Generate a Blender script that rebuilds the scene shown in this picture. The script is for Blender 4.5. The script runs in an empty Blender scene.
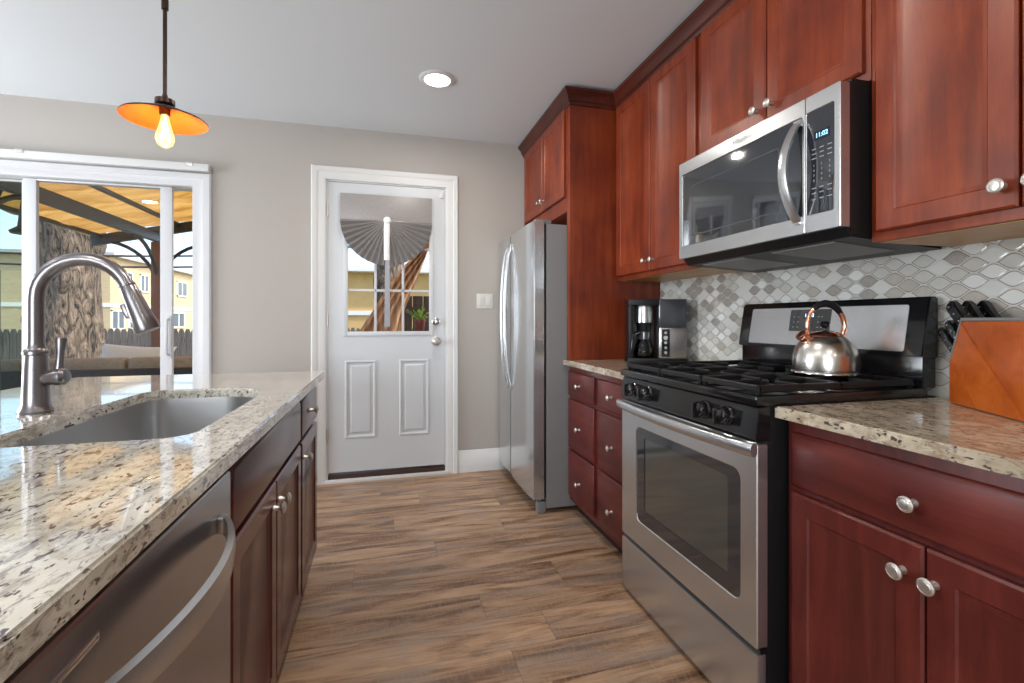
import bpy, bmesh, math, random
from mathutils import Vector, Matrix
random.seed(7)
R = math.radians
scn = bpy.context.scene
C = scn.collection

# ------------------------------------------------------------------ camera
FPX, HY, CAMZ = 473.5, 320.2, 1.149
cd = bpy.data.cameras.new('camera'); cam = bpy.data.objects.new('camera', cd); C.objects.link(cam)
cam.location = (0, 0, CAMZ); cam.rotation_euler = (R(90), 0, R(-15.0))
cd.sensor_width = 36; cd.lens = 36*FPX/1024; cd.shift_y = (HY-341.5)/1024
cd.clip_start = .02; cd.clip_end = 300
scn.camera = cam
# ------------------------------------------------------------------ world, sun, large lights
w = bpy.data.worlds.new('sky'); scn.world = w; w.use_nodes = True
wn = w.node_tree.nodes; wl = w.node_tree.links
sky = wn.new('ShaderNodeTexSky'); sky.sky_type = 'NISHITA'; sky.sun_disc = False
sky.sun_elevation = R(48); sky.sun_rotation = R(100); sky.dust_density = 2.5; sky.air_density = .8
wl.new(sky.outputs[0], wn['Background'].inputs[0]); wn['Background'].inputs[1].default_value = .50
def light(name, kind, loc, rot, power, color=(1, 1, 1), size=1, size_y=None, parent=None):
    l = bpy.data.lights.new(name, kind); o = bpy.data.objects.new(name, l); C.objects.link(o)
    o.location = loc; o.rotation_euler = rot; l.energy = power; l.color = color
    if kind == 'AREA':
        l.size = size
        if size_y: l.shape = 'RECTANGLE'; l.size_y = size_y
        else: l.shape = 'DISK'
    if kind == 'POINT': l.shadow_soft_size = size
    if parent: o.parent = parent; o.location = Vector(loc)-parent.location
    return o
sun = light('sun', 'SUN', (5, -5, 20), (R(38), 0, R(62)), 3.0, (1, .95, .87)); sun.data.angle = R(1)
# added area lights at two unseen windows, filling the room and ceiling
light('rear_fill_light', 'AREA', (-2.1, -3.12, 1.45), (R(115), 0, R(-14)), 150, (.90, .95, 1), 2.2, 1.6)
light('side_fill_light', 'AREA', (-3.97, 2.35, 1.45), (R(108), 0, R(-90)), 125, (.90, .95, 1), 1.5, 1.6)
scn.view_settings.view_transform = 'Standard'; scn.view_settings.look = 'None'
scn.view_settings.gamma = 1; scn.view_settings.use_curve_mapping = False
scn.view_settings.exposure = .05

# ------------------------------------------------------------------ materials
def nmat(name):
    m = bpy.data.materials.new(name); m.use_nodes = True
    nt = m.node_tree; return m, nt, nt.nodes['Principled BSDF']
def pbr(name, col, rough=.5, metal=0, coat=0, emit=None, es=0, spec=.5, aniso=0):
    m, nt, b = nmat(name)
    b.inputs['Base Color'].default_value = (*col, 1); b.inputs['Roughness'].default_value = rough
    b.inputs['Metallic'].default_value = metal; b.inputs['Coat Weight'].default_value = coat
    b.inputs['Coat Roughness'].default_value = .08
    b.inputs['Specular IOR Level'].default_value = spec
    if emit: b.inputs['Emission Color'].default_value = (*emit, 1); b.inputs['Emission Strength'].default_value = es
    return m
class N:
    """small node helper"""
    def __init__(s, nt): s.nt = nt; s.n = nt.nodes; s.l = nt.links
    def new(s, t, **k):
        x = s.n.new(t)
        for a, v in k.items(): setattr(x, a, v)
        return x
    def set(s, sock, v):
        if hasattr(v, 'is_linked') or isinstance(v, bpy.types.NodeSocket): s.l.new(v, sock)
        else: sock.default_value = v
    def math(s, op, a, b=None, c=None):
        x = s.new('ShaderNodeMath', operation=op); s.set(x.inputs[0], a)
        if b is not None: s.set(x.inputs[1], b)
        if c is not None: s.set(x.inputs[2], c)
        return x.outputs[0]
    def coord(s): return s.new('ShaderNodeTexCoord').outputs['Object']
    def mapping(s, v, scale=(1, 1, 1), rot=(0, 0, 0), loc=(0, 0, 0)):
        x = s.new('ShaderNodeMapping'); s.l.new(v, x.inputs[0]); x.inputs['Scale'].default_value = scale
        x.inputs['Rotation'].default_value = rot; x.inputs['Location'].default_value = loc; return x.outputs[0]
    def noise(s, v, scale=5, detail=4, rough=.5, dist=0):
        x = s.new('ShaderNodeTexNoise'); s.l.new(v, x.inputs['Vector']); x.inputs['Scale'].default_value = scale
        x.inputs['Detail'].default_value = detail; x.inputs['Roughness'].default_value = rough
        x.inputs['Distortion'].default_value = dist; return x.outputs['Fac']
    def ramp(s, f, stops):
        x = s.new('ShaderNodeValToRGB'); s.l.new(f, x.inputs[0]); e = x.color_ramp.elements
        while len(e) < len(stops): e.new(.5)
        for i, (p, c) in enumerate(stops):
            e[i].position = p; e[i].color = (*c, 1) if len(c) == 3 else c
        return x.outputs[0]
    def mix(s, f, a, b, mode='MIX'):
        x = s.new('ShaderNodeMix', data_type='RGBA', blend_type=mode)
        s.set(x.inputs[0], f); s.set(x.inputs[6], a if not isinstance(a, tuple) else (*a, 1)); s.set(x.inputs[7], b if not isinstance(b, tuple) else (*b, 1))
        return x.outputs[2]
    def bump(s, h, bsdf, strength=.2, dist=.01):
        x = s.new('ShaderNodeBump'); s.l.new(h, x.inputs['Height']); x.inputs['Strength'].default_value = strength
        x.inputs['Distance'].default_value = dist; s.l.new(x.outputs[0], bsdf.inputs['Normal'])

def wood(name, dark, mid, light_, grain='z', rough=.40, coat=.10, sc=1.0):
    m, nt, b = nmat(name); n = N(nt); v = n.coord()
    S = {'z': (9, 9, .8), 'y': (9, .8, 9), 'x': (.8, 9, 9)}[grain]
    a = n.noise(n.mapping(v, S), 3.2*sc, 6, .55, .6)
    blot = n.noise(v, 3.5*sc, 3, .5, .3)
    fine = n.noise(n.mapping(v, tuple(k*5 for k in S)), 8, 3, .6)
    f = n.math('ADD', n.math('MULTIPLY', a, .42), n.math('ADD', n.math('MULTIPLY', blot, .46), n.math('MULTIPLY', fine, .12)))
    n.l.new(n.ramp(f, [(.34, dark), (.5, mid), (.68, light_)]), b.inputs['Base Color'])
    b.inputs['Roughness'].default_value = rough; b.inputs['Coat Weight'].default_value = coat; b.inputs['Coat Roughness'].default_value = .22; b.inputs['Specular IOR Level'].default_value = .38
    n.bump(fine, b, .04, .002); return m
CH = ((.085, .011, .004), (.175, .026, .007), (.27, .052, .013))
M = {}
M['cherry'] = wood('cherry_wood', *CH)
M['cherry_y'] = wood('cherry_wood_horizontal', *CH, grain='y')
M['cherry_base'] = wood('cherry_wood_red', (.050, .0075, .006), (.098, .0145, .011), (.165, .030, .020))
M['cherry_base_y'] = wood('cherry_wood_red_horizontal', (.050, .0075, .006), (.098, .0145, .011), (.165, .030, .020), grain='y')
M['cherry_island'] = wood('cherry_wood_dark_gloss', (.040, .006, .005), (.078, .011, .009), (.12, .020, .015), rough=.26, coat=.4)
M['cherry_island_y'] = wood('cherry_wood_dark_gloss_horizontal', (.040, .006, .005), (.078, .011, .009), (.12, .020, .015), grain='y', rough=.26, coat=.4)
M['espresso'] = wood('crown_wood', (.035, .006, .003), (.07, .012, .006), (.11, .022, .010), grain='y')
M['underside'] = wood('maple_underside', (.40, .20, .06), (.55, .30, .10), (.62, .38, .15), grain='y')
M['block'] = wood('oak_knife_block', (.26, .045, .006), (.40, .082, .010), (.50, .125, .018), grain='x', rough=.3)
M['block2'] = wood('oak_knife_block_light', (.30, .056, .008), (.44, .095, .013), (.54, .14, .022), grain='x', rough=.3)

def granite(name, base, base2, spot, warm, coat=.3):
    m, nt, b = nmat(name); n = N(nt); v = n.coord()
    vs = n.mapping(v, (1.0, .45, 1.0), (0, 0, R(18)))
    big = n.noise(v, 7, 4, .6, .8)
    c = n.mix(n.ramp(big, [(.38, (0, 0, 0)), (.62, (1, 1, 1))]), base, base2)
    w_ = n.noise(vs, 38, 5, .65, 1.0)
    c = n.mix(n.ramp(w_, [(.48, (0, 0, 0)), (.62, (.8, .8, .8))]), c, warm)
    g = n.noise(vs, 80, 4, .7, .8)
    c = n.mix(n.ramp(g, [(.53, (0, 0, 0)), (.64, (.75, .75, .75))]), c, (.17, .15, .135))
    s2 = n.noise(n.mapping(vs, loc=(3, 1, 2)), 75, 3, .55, .6)
    c = n.mix(n.ramp(s2, [(.615, (0, 0, 0)), (.65, (1, 1, 1))]), c, spot)
    s3 = n.noise(n.mapping(vs, loc=(7, 5, 1)), 130, 2, .5, .3)
    c = n.mix(n.ramp(s3, [(.64, (0, 0, 0)), (.68, (1, 1, 1))]), c, spot)
    n.l.new(c, b.inputs['Base Color']); b.inputs['Roughness'].default_value = .09
    b.inputs['Specular IOR Level'].default_value = .6; b.inputs['Coat Weight'].default_value = coat; b.inputs['Coat Roughness'].default_value = .03; b.inputs['Coat IOR'].default_value = 1.5
    return m
M['granite'] = granite('granite', (.56, .50, .39), (.38, .32, .235), (.08, .06, .055), (.25, .17, .11), .1)
M['granite_island_sheen'] = granite('granite_island_sheen', (.66, .64, .57), (.52, .50, .43), (.05, .03, .04), (.34, .31, .26), .65)  # paler than the other tops: window reflection put into the colour

def steel(name, col=.60, rough=.26, grain='z', tint=(1, 1, 1), metal=.86):
    m, nt, b = nmat(name); n = N(nt); v = n.coord()
    S = {'z': (2, 2, 160), 'y': (2, 160, 2), 'v': (160, 160, 2)}[grain]
    f = n.noise(n.mapping(v, S), 6, 3, .6)
    lo = tuple(col*.985*t for t in tint); hi = tuple(col*1.01*t for t in tint)
    n.l.new(n.ramp(f, [(.3, lo), (.7, hi)]), b.inputs['Base Color'])
    b.inputs['Metallic'].default_value = metal
    r = n.math('ADD', n.math('MULTIPLY', f, .012), rough-.006); n.l.new(r, b.inputs['Roughness'])
    return m
M['steel'] = steel('brushed_steel', .60, .27, tint=(.95, .975, 1), metal=.92)
M['steel_fridge'] = steel('fridge_steel', .62, .20, tint=(.96, .98, 1))
M['steel_dark'] = steel('dishwasher_steel', .40, .24, tint=(1, .96, .97))
M['steel_v'] = steel('sink_steel', .45, .30, 'v')
M['kettle'] = steel('kettle_steel', .60, .26, 'z', (1, .96, .90), 1.0)
M['nickel'] = pbr('brushed_nickel', (.66, .63, .60), .33, .9)
M['faucet'] = pbr('faucet_steel', (.22, .21, .22), .30, 1)
M['chrome'] = pbr('chrome', (.80, .80, .80), .10, 1)
M['copper'] = pbr('rose_copper', (.85, .42, .28), .14, 1)
M['black'] = pbr('black_gloss', (.006, .006, .007), .14, 0, .1)
M['black_satin'] = pbr('black_satin', (.008, .008, .009), .40, spec=.3)
M['iron'] = pbr('cast_iron', (.008, .008, .009), .42, spec=.35)
M['black_glass'] = pbr('black_glass', (.016, .020, .026), .05, 0, 1)
M['oven_glass'] = pbr('oven_glass', (.045, .050, .045), .08, 0, 1)
M['smoke'] = pbr('smoke_plastic', (.05, .055, .065), .10, 0, .6)
M['grey_side'] = pbr('grey_enamel', (.19, .19, .195), .42)
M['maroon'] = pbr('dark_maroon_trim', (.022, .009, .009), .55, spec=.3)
M['white'] = pbr('white_paint', (.66, .67, .67), .42)
M['door_white'] = pbr('door_white', (.58, .61, .64), .38)
M['vinyl'] = pbr('white_vinyl', (.57, .58, .60), .35)
M['plate'] = pbr('switch_plate', (.62, .61, .58), .35)
M['bronze'] = pbr('dark_bronze', (.045, .022, .016), .32, .6)
M['shade_in'] = pbr('lit_copper_orange', (.80, .20, .025), .45)  # copper lining with the bulb's orange glow put into its colour
M['ribbon'] = pbr('grey_ribbon', (.34, .35, .38), .4, .3)
M['white_tie'] = pbr('white_satin', (.85, .85, .85), .3)
M['mullion'] = M['vinyl']
M['sill_wood'] = pbr('brown_threshold', (.05, .025, .015), .5)
M['text'] = pbr('pale_print', (.30, .31, .33), .5)
M['led'] = pbr('blue_display', (.1, .3, .5), .5, emit=(.30, .75, 1), es=2.2)
M['led_white'] = pbr('white_display', (.3, .4, .6), .5, emit=(.65, .8, 1), es=2.5)
M['display'] = pbr('display_window', (.01, .015, .035), .1)
M['lens'] = pbr('lit_lens', (1, 1, 1), .5, emit=(1, .93, .80), es=14)
M['filament'] = pbr('lit_filament', (1, .7, .3), .5, emit=(1, .55, .20), es=40)
def wallmat(name, col, r=.7):
    m, nt, b = nmat(name); n = N(nt); v = n.coord()
    b.inputs['Base Color'].default_value = (*col, 1); b.inputs['Roughness'].default_value = r
    n.bump(n.noise(v, 55, 3, .6), b, .12, .003); return m
M['wall'] = wallmat('greige_wall', (.405, .378, .350))
M['ceiling'] = wallmat('ceiling_paint', (.70, .745, .78))
def glass(name, tint=(1, 1, 1), refl=1.0):
    m, nt, b = nmat(name); n = N(nt); nt.nodes.remove(b)
    t = n.new('ShaderNodeBsdfTransparent'); t.inputs[0].default_value = (*tint, 1)
    g = n.new('ShaderNodeBsdfGlossy'); g.inputs['Roughness'].default_value = .01
    f = n.new('ShaderNodeFresnel'); f.inputs[0].default_value = 1.45
    mx = n.new('ShaderNodeMixShader'); n.l.new(n.math('MULTIPLY', f.outputs[0], refl), mx.inputs[0])
    n.l.new(t.outputs[0], mx.inputs[1]); n.l.new(g.outputs[0], mx.inputs[2])
    n.l.new(mx.outputs[0], nt.nodes['Material Output'].inputs[0]); return m
M['glass'] = glass('clear_glass')
M['glass_green'] = glass('tinted_glass', (.80, .88, .84))
M['bulb'] = glass('bulb_glass', (1, .86, .62))
_nt = M['bulb'].node_tree; _o = _nt.nodes['Material Output']; _e = _nt.nodes.new('ShaderNodeEmission'); _e.inputs[0].default_value = (1, .66, .30, 1); _e.inputs[1].default_value = .55
_a = _nt.nodes.new('ShaderNodeAddShader'); _nt.links.new(_o.inputs[0].links[0].from_socket, _a.inputs[0]); _nt.links.new(_e.outputs[0], _a.inputs[1]); _nt.links.new(_a.outputs[0], _o.inputs[0])
M['carafe'] = glass('carafe_glass', (.45, .42, .42), 1.5)
# plank floor
def floor_mat():
    m, nt, b = nmat('plank_floor'); n = N(nt); v = n.coord()
    sx = n.new('ShaderNodeSeparateXYZ'); n.l.new(v, sx.inputs[0]); X, Y = sx.outputs[0], sx.outputs[1]
    W_, L_ = .178, 1.22
    row = n.math('FLOOR', n.math('DIVIDE', Y, W_))
    wn1 = n.new('ShaderNodeTexWhiteNoise', noise_dimensions='1D'); n.l.new(row, wn1.inputs['W'])
    xo = n.math('ADD', n.math('DIVIDE', X, L_), wn1.outputs['Value'])
    col = n.math('FLOOR', xo)
    cv = n.new('ShaderNodeCombineXYZ'); n.l.new(row, cv.inputs[0]); n.l.new(col, cv.inputs[1])
    wn2 = n.new('ShaderNodeTexWhiteNoise', noise_dimensions='3D'); n.l.new(cv.outputs[0], wn2.inputs['Vector'])
    pv = wn2.outputs['Value']
    off = n.new('ShaderNodeCombineXYZ'); n.l.new(n.math('MULTIPLY', pv, 30), off.inputs[0]); n.l.new(n.math('MULTIPLY', wn1.outputs['Value'], 9), off.inputs[2])
    add = n.new('ShaderNodeVectorMath', operation='ADD'); n.l.new(v, add.inputs[0]); n.l.new(off.outputs[0], add.inputs[1]); pvv = add.outputs[0]
    g1 = n.noise(n.mapping(pvv, (.75, 5, 1)), 2.3, 6, .6, 1.2)
    g2 = n.noise(n.mapping(pvv, (2.5, 40, 1)), 4, 4, .6, .5)
    c = n.ramp(n.math('ADD', n.math('MULTIPLY', g1, .75), n.math('MULTIPLY', g2, .25)), [(.30, (.075, .036, .020)), (.41, (.19, .100, .056)), (.52, (.38, .235, .140)), (.68, (.54, .365, .235))])
    ds = n.noise(n.mapping(pvv, (.45, 7, 1), loc=(4, 2, 0)), 2.0, 3, .5, .8)
    c = n.mix(n.ramp(ds, [(.56, (0, 0, 0)), (.68, (.8, .8, .8))]), c, (.085, .042, .025))
    gy = n.noise(n.mapping(pvv, (1.2, 5, 1)), 1.8, 3, .5, .6)
    c = n.mix(n.ramp(gy, [(.48, (0, 0, 0)), (.70, (.65, .65, .65))]), c, (.25, .205, .18))
    tone = n.math('ADD', n.math('MULTIPLY', pv, .40), .80)
    tc = n.new('ShaderNodeCombineColor'); [n.l.new(tone, tc.inputs[i]) for i in range(3)]
    c = n.mix(1.0, c, tc.outputs[0], 'MULTIPLY')
    # saw marks across the grain
    saw = n.noise(n.mapping(pvv, (42, 11, 1)), 3, 3, .6)
    c = n.mix(n.math('MULTIPLY', n.ramp(saw, [(.50, (0, 0, 0)), (.66, (1, 1, 1))]), .28), c, (.42, .28, .18))
    fy = n.math('ABSOLUTE', n.math('SUBTRACT', n.math('FRACT', n.math('DIVIDE', Y, W_)), .5))
    fx = n.math('ABSOLUTE', n.math('SUBTRACT', n.math('FRACT', xo), .5))
    seam = n.math('MAXIMUM', n.math('GREATER_THAN', fy, .492), n.math('GREATER_THAN', fx, .4988))
    c = n.mix(n.math('MULTIPLY', seam, .35), c, (.05, .03, .02))
    n.l.new(c, b.inputs['Base Color']); b.inputs['Roughness'].default_value = .42
    h = n.math('SUBTRACT', n.math('ADD', g2, n.math('MULTIPLY', saw, .5)), n.math('MULTIPLY', seam, 2))
    n.bump(h, b, .15, .002); return m
M['floor'] = floor_mat()
# leaf shaped mosaic
def mosaic():
    m, nt, b = nmat('leaf_mosaic'); n = N(nt); v = n.coord()
    sx = n.new('ShaderNodeSeparateXYZ'); n.l.new(v, sx.inputs[0]); Y, Z = sx.outputs[1], sx.outputs[2]
    W_, H_ = .089, .0245
    u = n.math('DIVIDE', Y, W_); q = n.math('DIVIDE', Z, H_)
    cs = n.math('COSINE', n.math('MULTIPLY', u, 2*math.pi))
    k0 = n.math('ROUND', q)
    sgn = lambda k: n.math('SUBTRACT', 1, n.math('MULTIPLY', n.math('ABSOLUTE', n.math('MODULO', k, 2)), 2))
    def curve(k): return n.math('ADD', k, n.math('MULTIPLY', n.math('MULTIPLY', sgn(k), .48), cs))
    c0 = curve(k0)
    above = n.math('GREATER_THAN', q, c0)
    k = n.math('SUBTRACT', k0, n.math('SUBTRACT', 1, above))
    d = n.math('MINIMUM', n.math('ABSOLUTE', n.math('SUBTRACT', q, c0)),
               n.math('MINIMUM', n.math('ABSOLUTE', n.math('SUBTRACT', q, curve(n.math('ADD', k0, 1)))), n.math('ABSOLUTE', n.math('SUBTRACT', q, curve(n.math('SUBTRACT', k0, 1))))))
    par = n.math('ABSOLUTE', n.math('MODULO', k, 2))
    colm = n.math('FLOOR', n.math('ADD', u, n.math('MULTIPLY', par, .5)))
    cv = n.new('ShaderNodeCombineXYZ'); n.l.new(k, cv.inputs[0]); n.l.new(colm, cv.inputs[1])
    wn_ = n.new('ShaderNodeTexWhiteNoise', noise_dimensions='3D'); n.l.new(cv.outputs[0], wn_.inputs['Vector']); r = wn_.outputs['Value']
    c = n.ramp(r, [(.0, (.52, .53, .50)), (.3, (.42, .41, .37)), (.55, (.60, .61, .59)), (.74, (.33, .30, .25)), (.82, (.22, .20, .17)), (1, (.17, .155, .135))])
    c.node.color_ramp.interpolation = 'CONSTANT'
    mott = n.noise(v, 70, 3, .6, .5)
    c = n.mix(n.math('MULTIPLY', mott, .35), c, (.66, .67, .65))
    grout = n.math('LESS_THAN', d, .085)
    dark = n.math('MULTIPLY', n.math('LESS_THAN', d, .20), n.math('GREATER_THAN', r, .28))
    c = n.mix(n.math('MULTIPLY', dark, .8), c, (.16, .14, .12))
    c = n.mix(grout, c, (.50, .49, .46))
    n.l.new(c, b.inputs['Base Color'])
    n.l.new(n.math('ADD', .10, n.math('MULTIPLY', grout, .6)), b.inputs['Roughness'])
    hh = n.math('ADD', n.math('MINIMUM', d, .3), n.math('MULTIPLY', n.noise(v, 45, 2), .25))
    n.bump(hh, b, .6, .004); return m
M['mosaic'] = mosaic()
# outdoors
def noisy(name, a, b_, scale=6, rough=.8, S=(1, 1, 1), bump=.3, dist=.5, bd=.02, mid=None):
    m, nt, b = nmat(name); n = N(nt); v = n.coord(); f = n.noise(n.mapping(v, S), scale, 6, .6, dist)
    n.l.new(n.ramp(f, [(.35, a), (.65, b_)]), b.inputs['Base Color']); b.inputs['Roughness'].default_value = rough
    if bump: n.bump(f, b, bump, bd)
    return m
M['bark'] = noisy('tree_bark', (.012, .008, .006), (.34, .26, .18), 4.5, .9, (2.0, 2.0, .55), 1, 2.2, .16)
M['grass'] = noisy('lawn', (.10, .13, .05), (.22, .22, .11), 3)
M['patio'] = noisy('patio_stone', (.30, .28, .25), (.42, .40, .36), 4)
M['fence'] = noisy('weathered_fence', (.07, .06, .055), (.16, .14, .13), 5, .9, (8, 8, .6))
M['metal_bronze'] = pbr('pergola_metal', (.055, .060, .065), .45, .3)
M['post_red'] = pbr('pergola_post', (.22, .095, .06), .5)
M['wicker'] = noisy('dark_wicker', (.008, .008, .008), (.035, .03, .028), 60, .6)
M['cushion'] = noisy('tan_cushion', (.30, .22, .15), (.38, .29, .20), 30, .9)
M['pillow'] = pbr('cream_pillow', (.72, .66, .56), .9)
def canvas():
    m, nt, b = nmat('yellow_canvas'); n = N(nt); nt.nodes.remove(b); v = n.coord()
    f = n.noise(n.mapping(v, (.6, 3, 1)), 2.2, 4, .5, .5); c = n.ramp(f, [(.35, (.70, .46, .17)), (.65, (.95, .74, .38))])
    d = n.new('ShaderNodeBsdfDiffuse'); t = n.new('ShaderNodeBsdfTranslucent'); mx = n.new('ShaderNodeMixShader'); mx.inputs[0].default_value = .60
    n.l.new(c, d.inputs[0]); n.l.new(c, t.inputs[0]); n.l.new(d.outputs[0], mx.inputs[1]); n.l.new(t.outputs[0], mx.inputs[2])
    n.l.new(mx.outputs[0], nt.nodes['Material Output'].inputs[0]); return m
M['canvas'] = canvas()
def stripes(name, a, b_, axis, period, duty=.5, trans=.0, rough=.8):
    m, nt, b = nmat(name); n = N(nt); v = n.coord()
    sx = n.new('ShaderNodeSeparateXYZ'); n.l.new(v, sx.inputs[0])
    f = n.math('GREATER_THAN', n.math('FRACT', n.math('DIVIDE', sx.outputs[axis], period)), duty)
    n.l.new(n.mix(f, a, b_), b.inputs['Base Color']); b.inputs['Roughness'].default_value = rough; return m
M['drape'] = stripes('striped_canvas', (.80, .52, .31), (.60, .35, .19), 0, .055, .5)
def brick():
    m, nt, b = nmat('yellow_brick'); n = N(nt); v = n.coord()
    sx = n.new('ShaderNodeSeparateXYZ'); n.l.new(v, sx.inputs[0])
    cv = n.new('ShaderNodeCombineXYZ'); n.l.new(n.math('ADD', sx.outputs[0], sx.outputs[1]), cv.inputs[0]); n.l.new(sx.outputs[2], cv.inputs[1])
    t = n.new('ShaderNodeTexBrick'); n.l.new(cv.outputs[0], t.inputs['Vector'])
    t.inputs['Color1'].default_value = (.60, .45, .26, 1); t.inputs['Color2'].default_value = (.53, .39, .22, 1); t.inputs['Mortar'].default_value = (.50, .42, .30, 1)
    t.inputs['Scale'].default_value = 1; t.inputs['Brick Width'].default_value = .4; t.inputs['Row Height'].default_value = .12; t.inputs['Mortar Size'].default_value = .012
    n.l.new(t.outputs[0], b.inputs['Base Color']); b.inputs['Roughness'].default_value = .9; return m
M['brick'] = brick()
M['stucco'] = noisy('yellow_siding', (.56, .37, .14), (.62, .42, .17), 3, .9, bump=0)
M['trim_out'] = pbr('outdoor_white', (.78, .78, .74), .6)
M['roof'] = pbr('roof_grey', (.45, .43, .42), .8)
M['win_dark'] = pbr('far_window_glass', (.10, .13, .16), .1)
M['curtain_far'] = pbr('far_curtain', (.62, .62, .58), .8)
M['leaf'] = pbr('green_leaf', (.22, .42, .05), .5)
M['pot'] = pbr('red_pot', (.20, .025, .015), .4)
M['soil'] = pbr('soil', (.03, .02, .015), .9)
M['dark_timber'] = noisy('dark_timber', (.018, .012, .010), (.06, .04, .03), 5, .8, (6, 6, .5))
M['wire'] = pbr('black_wire', (.02, .02, .02), .6)
def pleat():
    m, nt, b = nmat('grey_shade_fabric'); n = N(nt); v = n.coord()
    f = n.noise(n.mapping(v, (120, 1, 14)), 3, 3, .6)
    n.l.new(n.ramp(f, [(.3, (.24, .225, .22)), (.7, (.34, .32, .315))]), b.inputs['Base Color'])
    b.inputs['Roughness'].default_value = .38; b.inputs['Sheen Weight'].default_value = .3; return m
M['shade_fabric'] = pleat()
M['shade_pleat'] = pbr('silvery_pleats', (.30, .285, .28), .36, .35)

# ------------------------------------------------------------------ mesh helpers
class MB:
    def __init__(s): s.bm = bmesh.new()
    def box(s, x0, x1, y0, y1, z0, z1, bev=0, seg=2, mat=None):
        t = bmesh.new(); bmesh.ops.create_cube(t, size=1)
        for v in t.verts: v.co = Vector((x0+(v.co.x+.5)*(x1-x0), y0+(v.co.y+.5)*(y1-y0), z0+(v.co.z+.5)*(z1-z0)))
        if bev: bmesh.ops.bevel(t, geom=t.edges[:], offset=bev, segments=seg, affect='EDGES', profile=.6)
        return s.merge(t, mat)
    def merge(s, t, mat=None):
        if mat is not None: bmesh.ops.transform(t, matrix=mat, verts=t.verts)
        me = bpy.data.meshes.new('tmp'); t.to_mesh(me); t.free(); s.bm.from_mesh(me); bpy.data.meshes.remove(me); return s
    def cyl(s, p0, p1, r0, r1=None, seg=20, caps=True):
        if r1 is None: r1 = r0
        return s.tube([p0, p1], [r0, r1], seg, caps)
    def tube(s, pts, rad, seg=12, caps=True, flat=1.0, up=None):
        pts = [Vector(p) for p in pts]
        if not hasattr(rad, '__len__'): rad = [rad]*len(pts)
        d0 = (pts[1]-pts[0]).normalized()
        n = Vector(up) if up else (Vector((0, 0, 1)) if abs(d0.z) < .9 else Vector((1, 0, 0)))
        rings = []
        for i, p in enumerate(pts):
            d = (pts[min(i+1, len(pts)-1)]-pts[max(i-1, 0)]).normalized()
            n = (n-d*n.dot(d)).normalized(); b = d.cross(n)
            rings.append([s.bm.verts.new(p+(n*math.cos(a)*flat+b*math.sin(a))*rad[i]) for a in [2*math.pi*k/seg for k in range(seg)]])
        for a, b in zip(rings, rings[1:]):
            for k in range(seg): s.bm.faces.new((a[k], a[(k+1) % seg], b[(k+1) % seg], b[k]))
        if caps: s.bm.faces.new(rings[0][::-1]); s.bm.faces.new(rings[-1])
        return s
    def lathe(s, prof, origin=(0, 0, 0), axis=(0, 0, 1), seg=32):
        """prof: list of (radius, height along axis)"""
        o = Vector(origin); q = Vector((0, 0, 1)).rotation_difference(Vector(axis).normalized())
        rings = []
        for r, h in prof:
            if r < 1e-6: rings.append([s.bm.verts.new(o+q@Vector((0, 0, h)))])
            else: rings.append([s.bm.verts.new(o+q@Vector((r*math.cos(2*math.pi*k/seg), r*math.sin(2*math.pi*k/seg), h))) for k in range(seg)])
        for a, b in zip(rings, rings[1:]):
            for k in range(seg):
                k2 = (k+1) % seg
                if len(a) == 1 and len(b) == 1: continue
                if len(a) == 1: s.bm.faces.new((a[0], b[k2], b[k]))
                elif len(b) == 1: s.bm.faces.new((a[k], a[k2], b[0]))
                else: s.bm.faces.new((a[k], a[k2], b[k2], b[k]))
        return s
    def prism(s, poly, vec, bev=0):
        t = bmesh.new(); vec = Vector(vec); a = [t.verts.new(Vector(p)) for p in poly]; b = [t.verts.new(Vector(p)+vec) for p in poly]
        t.faces.new(a); t.faces.new(b[::-1]); k = len(a)
        for i in range(k): t.faces.new((a[i], b[i], b[(i+1) % k], a[(i+1) % k]))
        bmesh.ops.recalc_face_normals(t, faces=t.faces[:])
        if bev: bmesh.ops.bevel(t, geom=t.edges[:], offset=bev, segments=2, affect='EDGES')
        return s.merge(t)
    def panel(s, o, u, v, n, w, h, steps):
        """stepped rectangle: steps (inset, height along n), first is the back"""
        o, u, v, n = map(Vector, (o, u, v, n)); rings = []
        for ins, dz in steps:
            rings.append([s.bm.verts.new(o+u*a+v*b+n*dz) for a, b in ((ins, ins), (w-ins, ins), (w-ins, h-ins), (ins, h-ins))])
        for a, b in zip(rings, rings[1:]):
            for k in range(4): s.bm.faces.new((a[k], a[(k+1) % 4], b[(k+1) % 4], b[k]))
        s.bm.faces.new(rings[0][::-1]); s.bm.faces.new(rings[-1]); return s
    def build(s, name, mat, parent=None, angle=35, recalc=True, smooth=True):
        if recalc: bmesh.ops.recalc_face_normals(s.bm, faces=s.bm.faces[:])
        me = bpy.data.meshes.new(name)
        off = Vector((0, 0, 0)); p = parent
        while p: off += p.location; p = p.parent
        for v in s.bm.verts: v.co -= off
        s.bm.to_mesh(me); s.bm.free()
        if smooth:
            me.polygons.foreach_set('use_smooth', [True]*len(me.polygons)); me.set_sharp_from_angle(angle=R(angle))
        me.materials.append(M[mat] if isinstance(mat, str) else mat)
        o = bpy.data.objects.new(name, me); C.objects.link(o); o.parent = parent; return o
def tag(o, label, cat, group=None, kind=None):
    if label: o['label'] = label
    if cat: o['category'] = cat
    if group: o['group'] = group
    if kind: o['kind'] = kind
    return o
def thing(name, label, cat, loc, group=None):
    o = bpy.data.objects.new(name, None); C.objects.link(o); o.location = loc; o.empty_display_size = .1
    return tag(o, label, cat, group)
def struct(o, label=None, cat=None): return tag(o, label, cat, None, 'structure')
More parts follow.
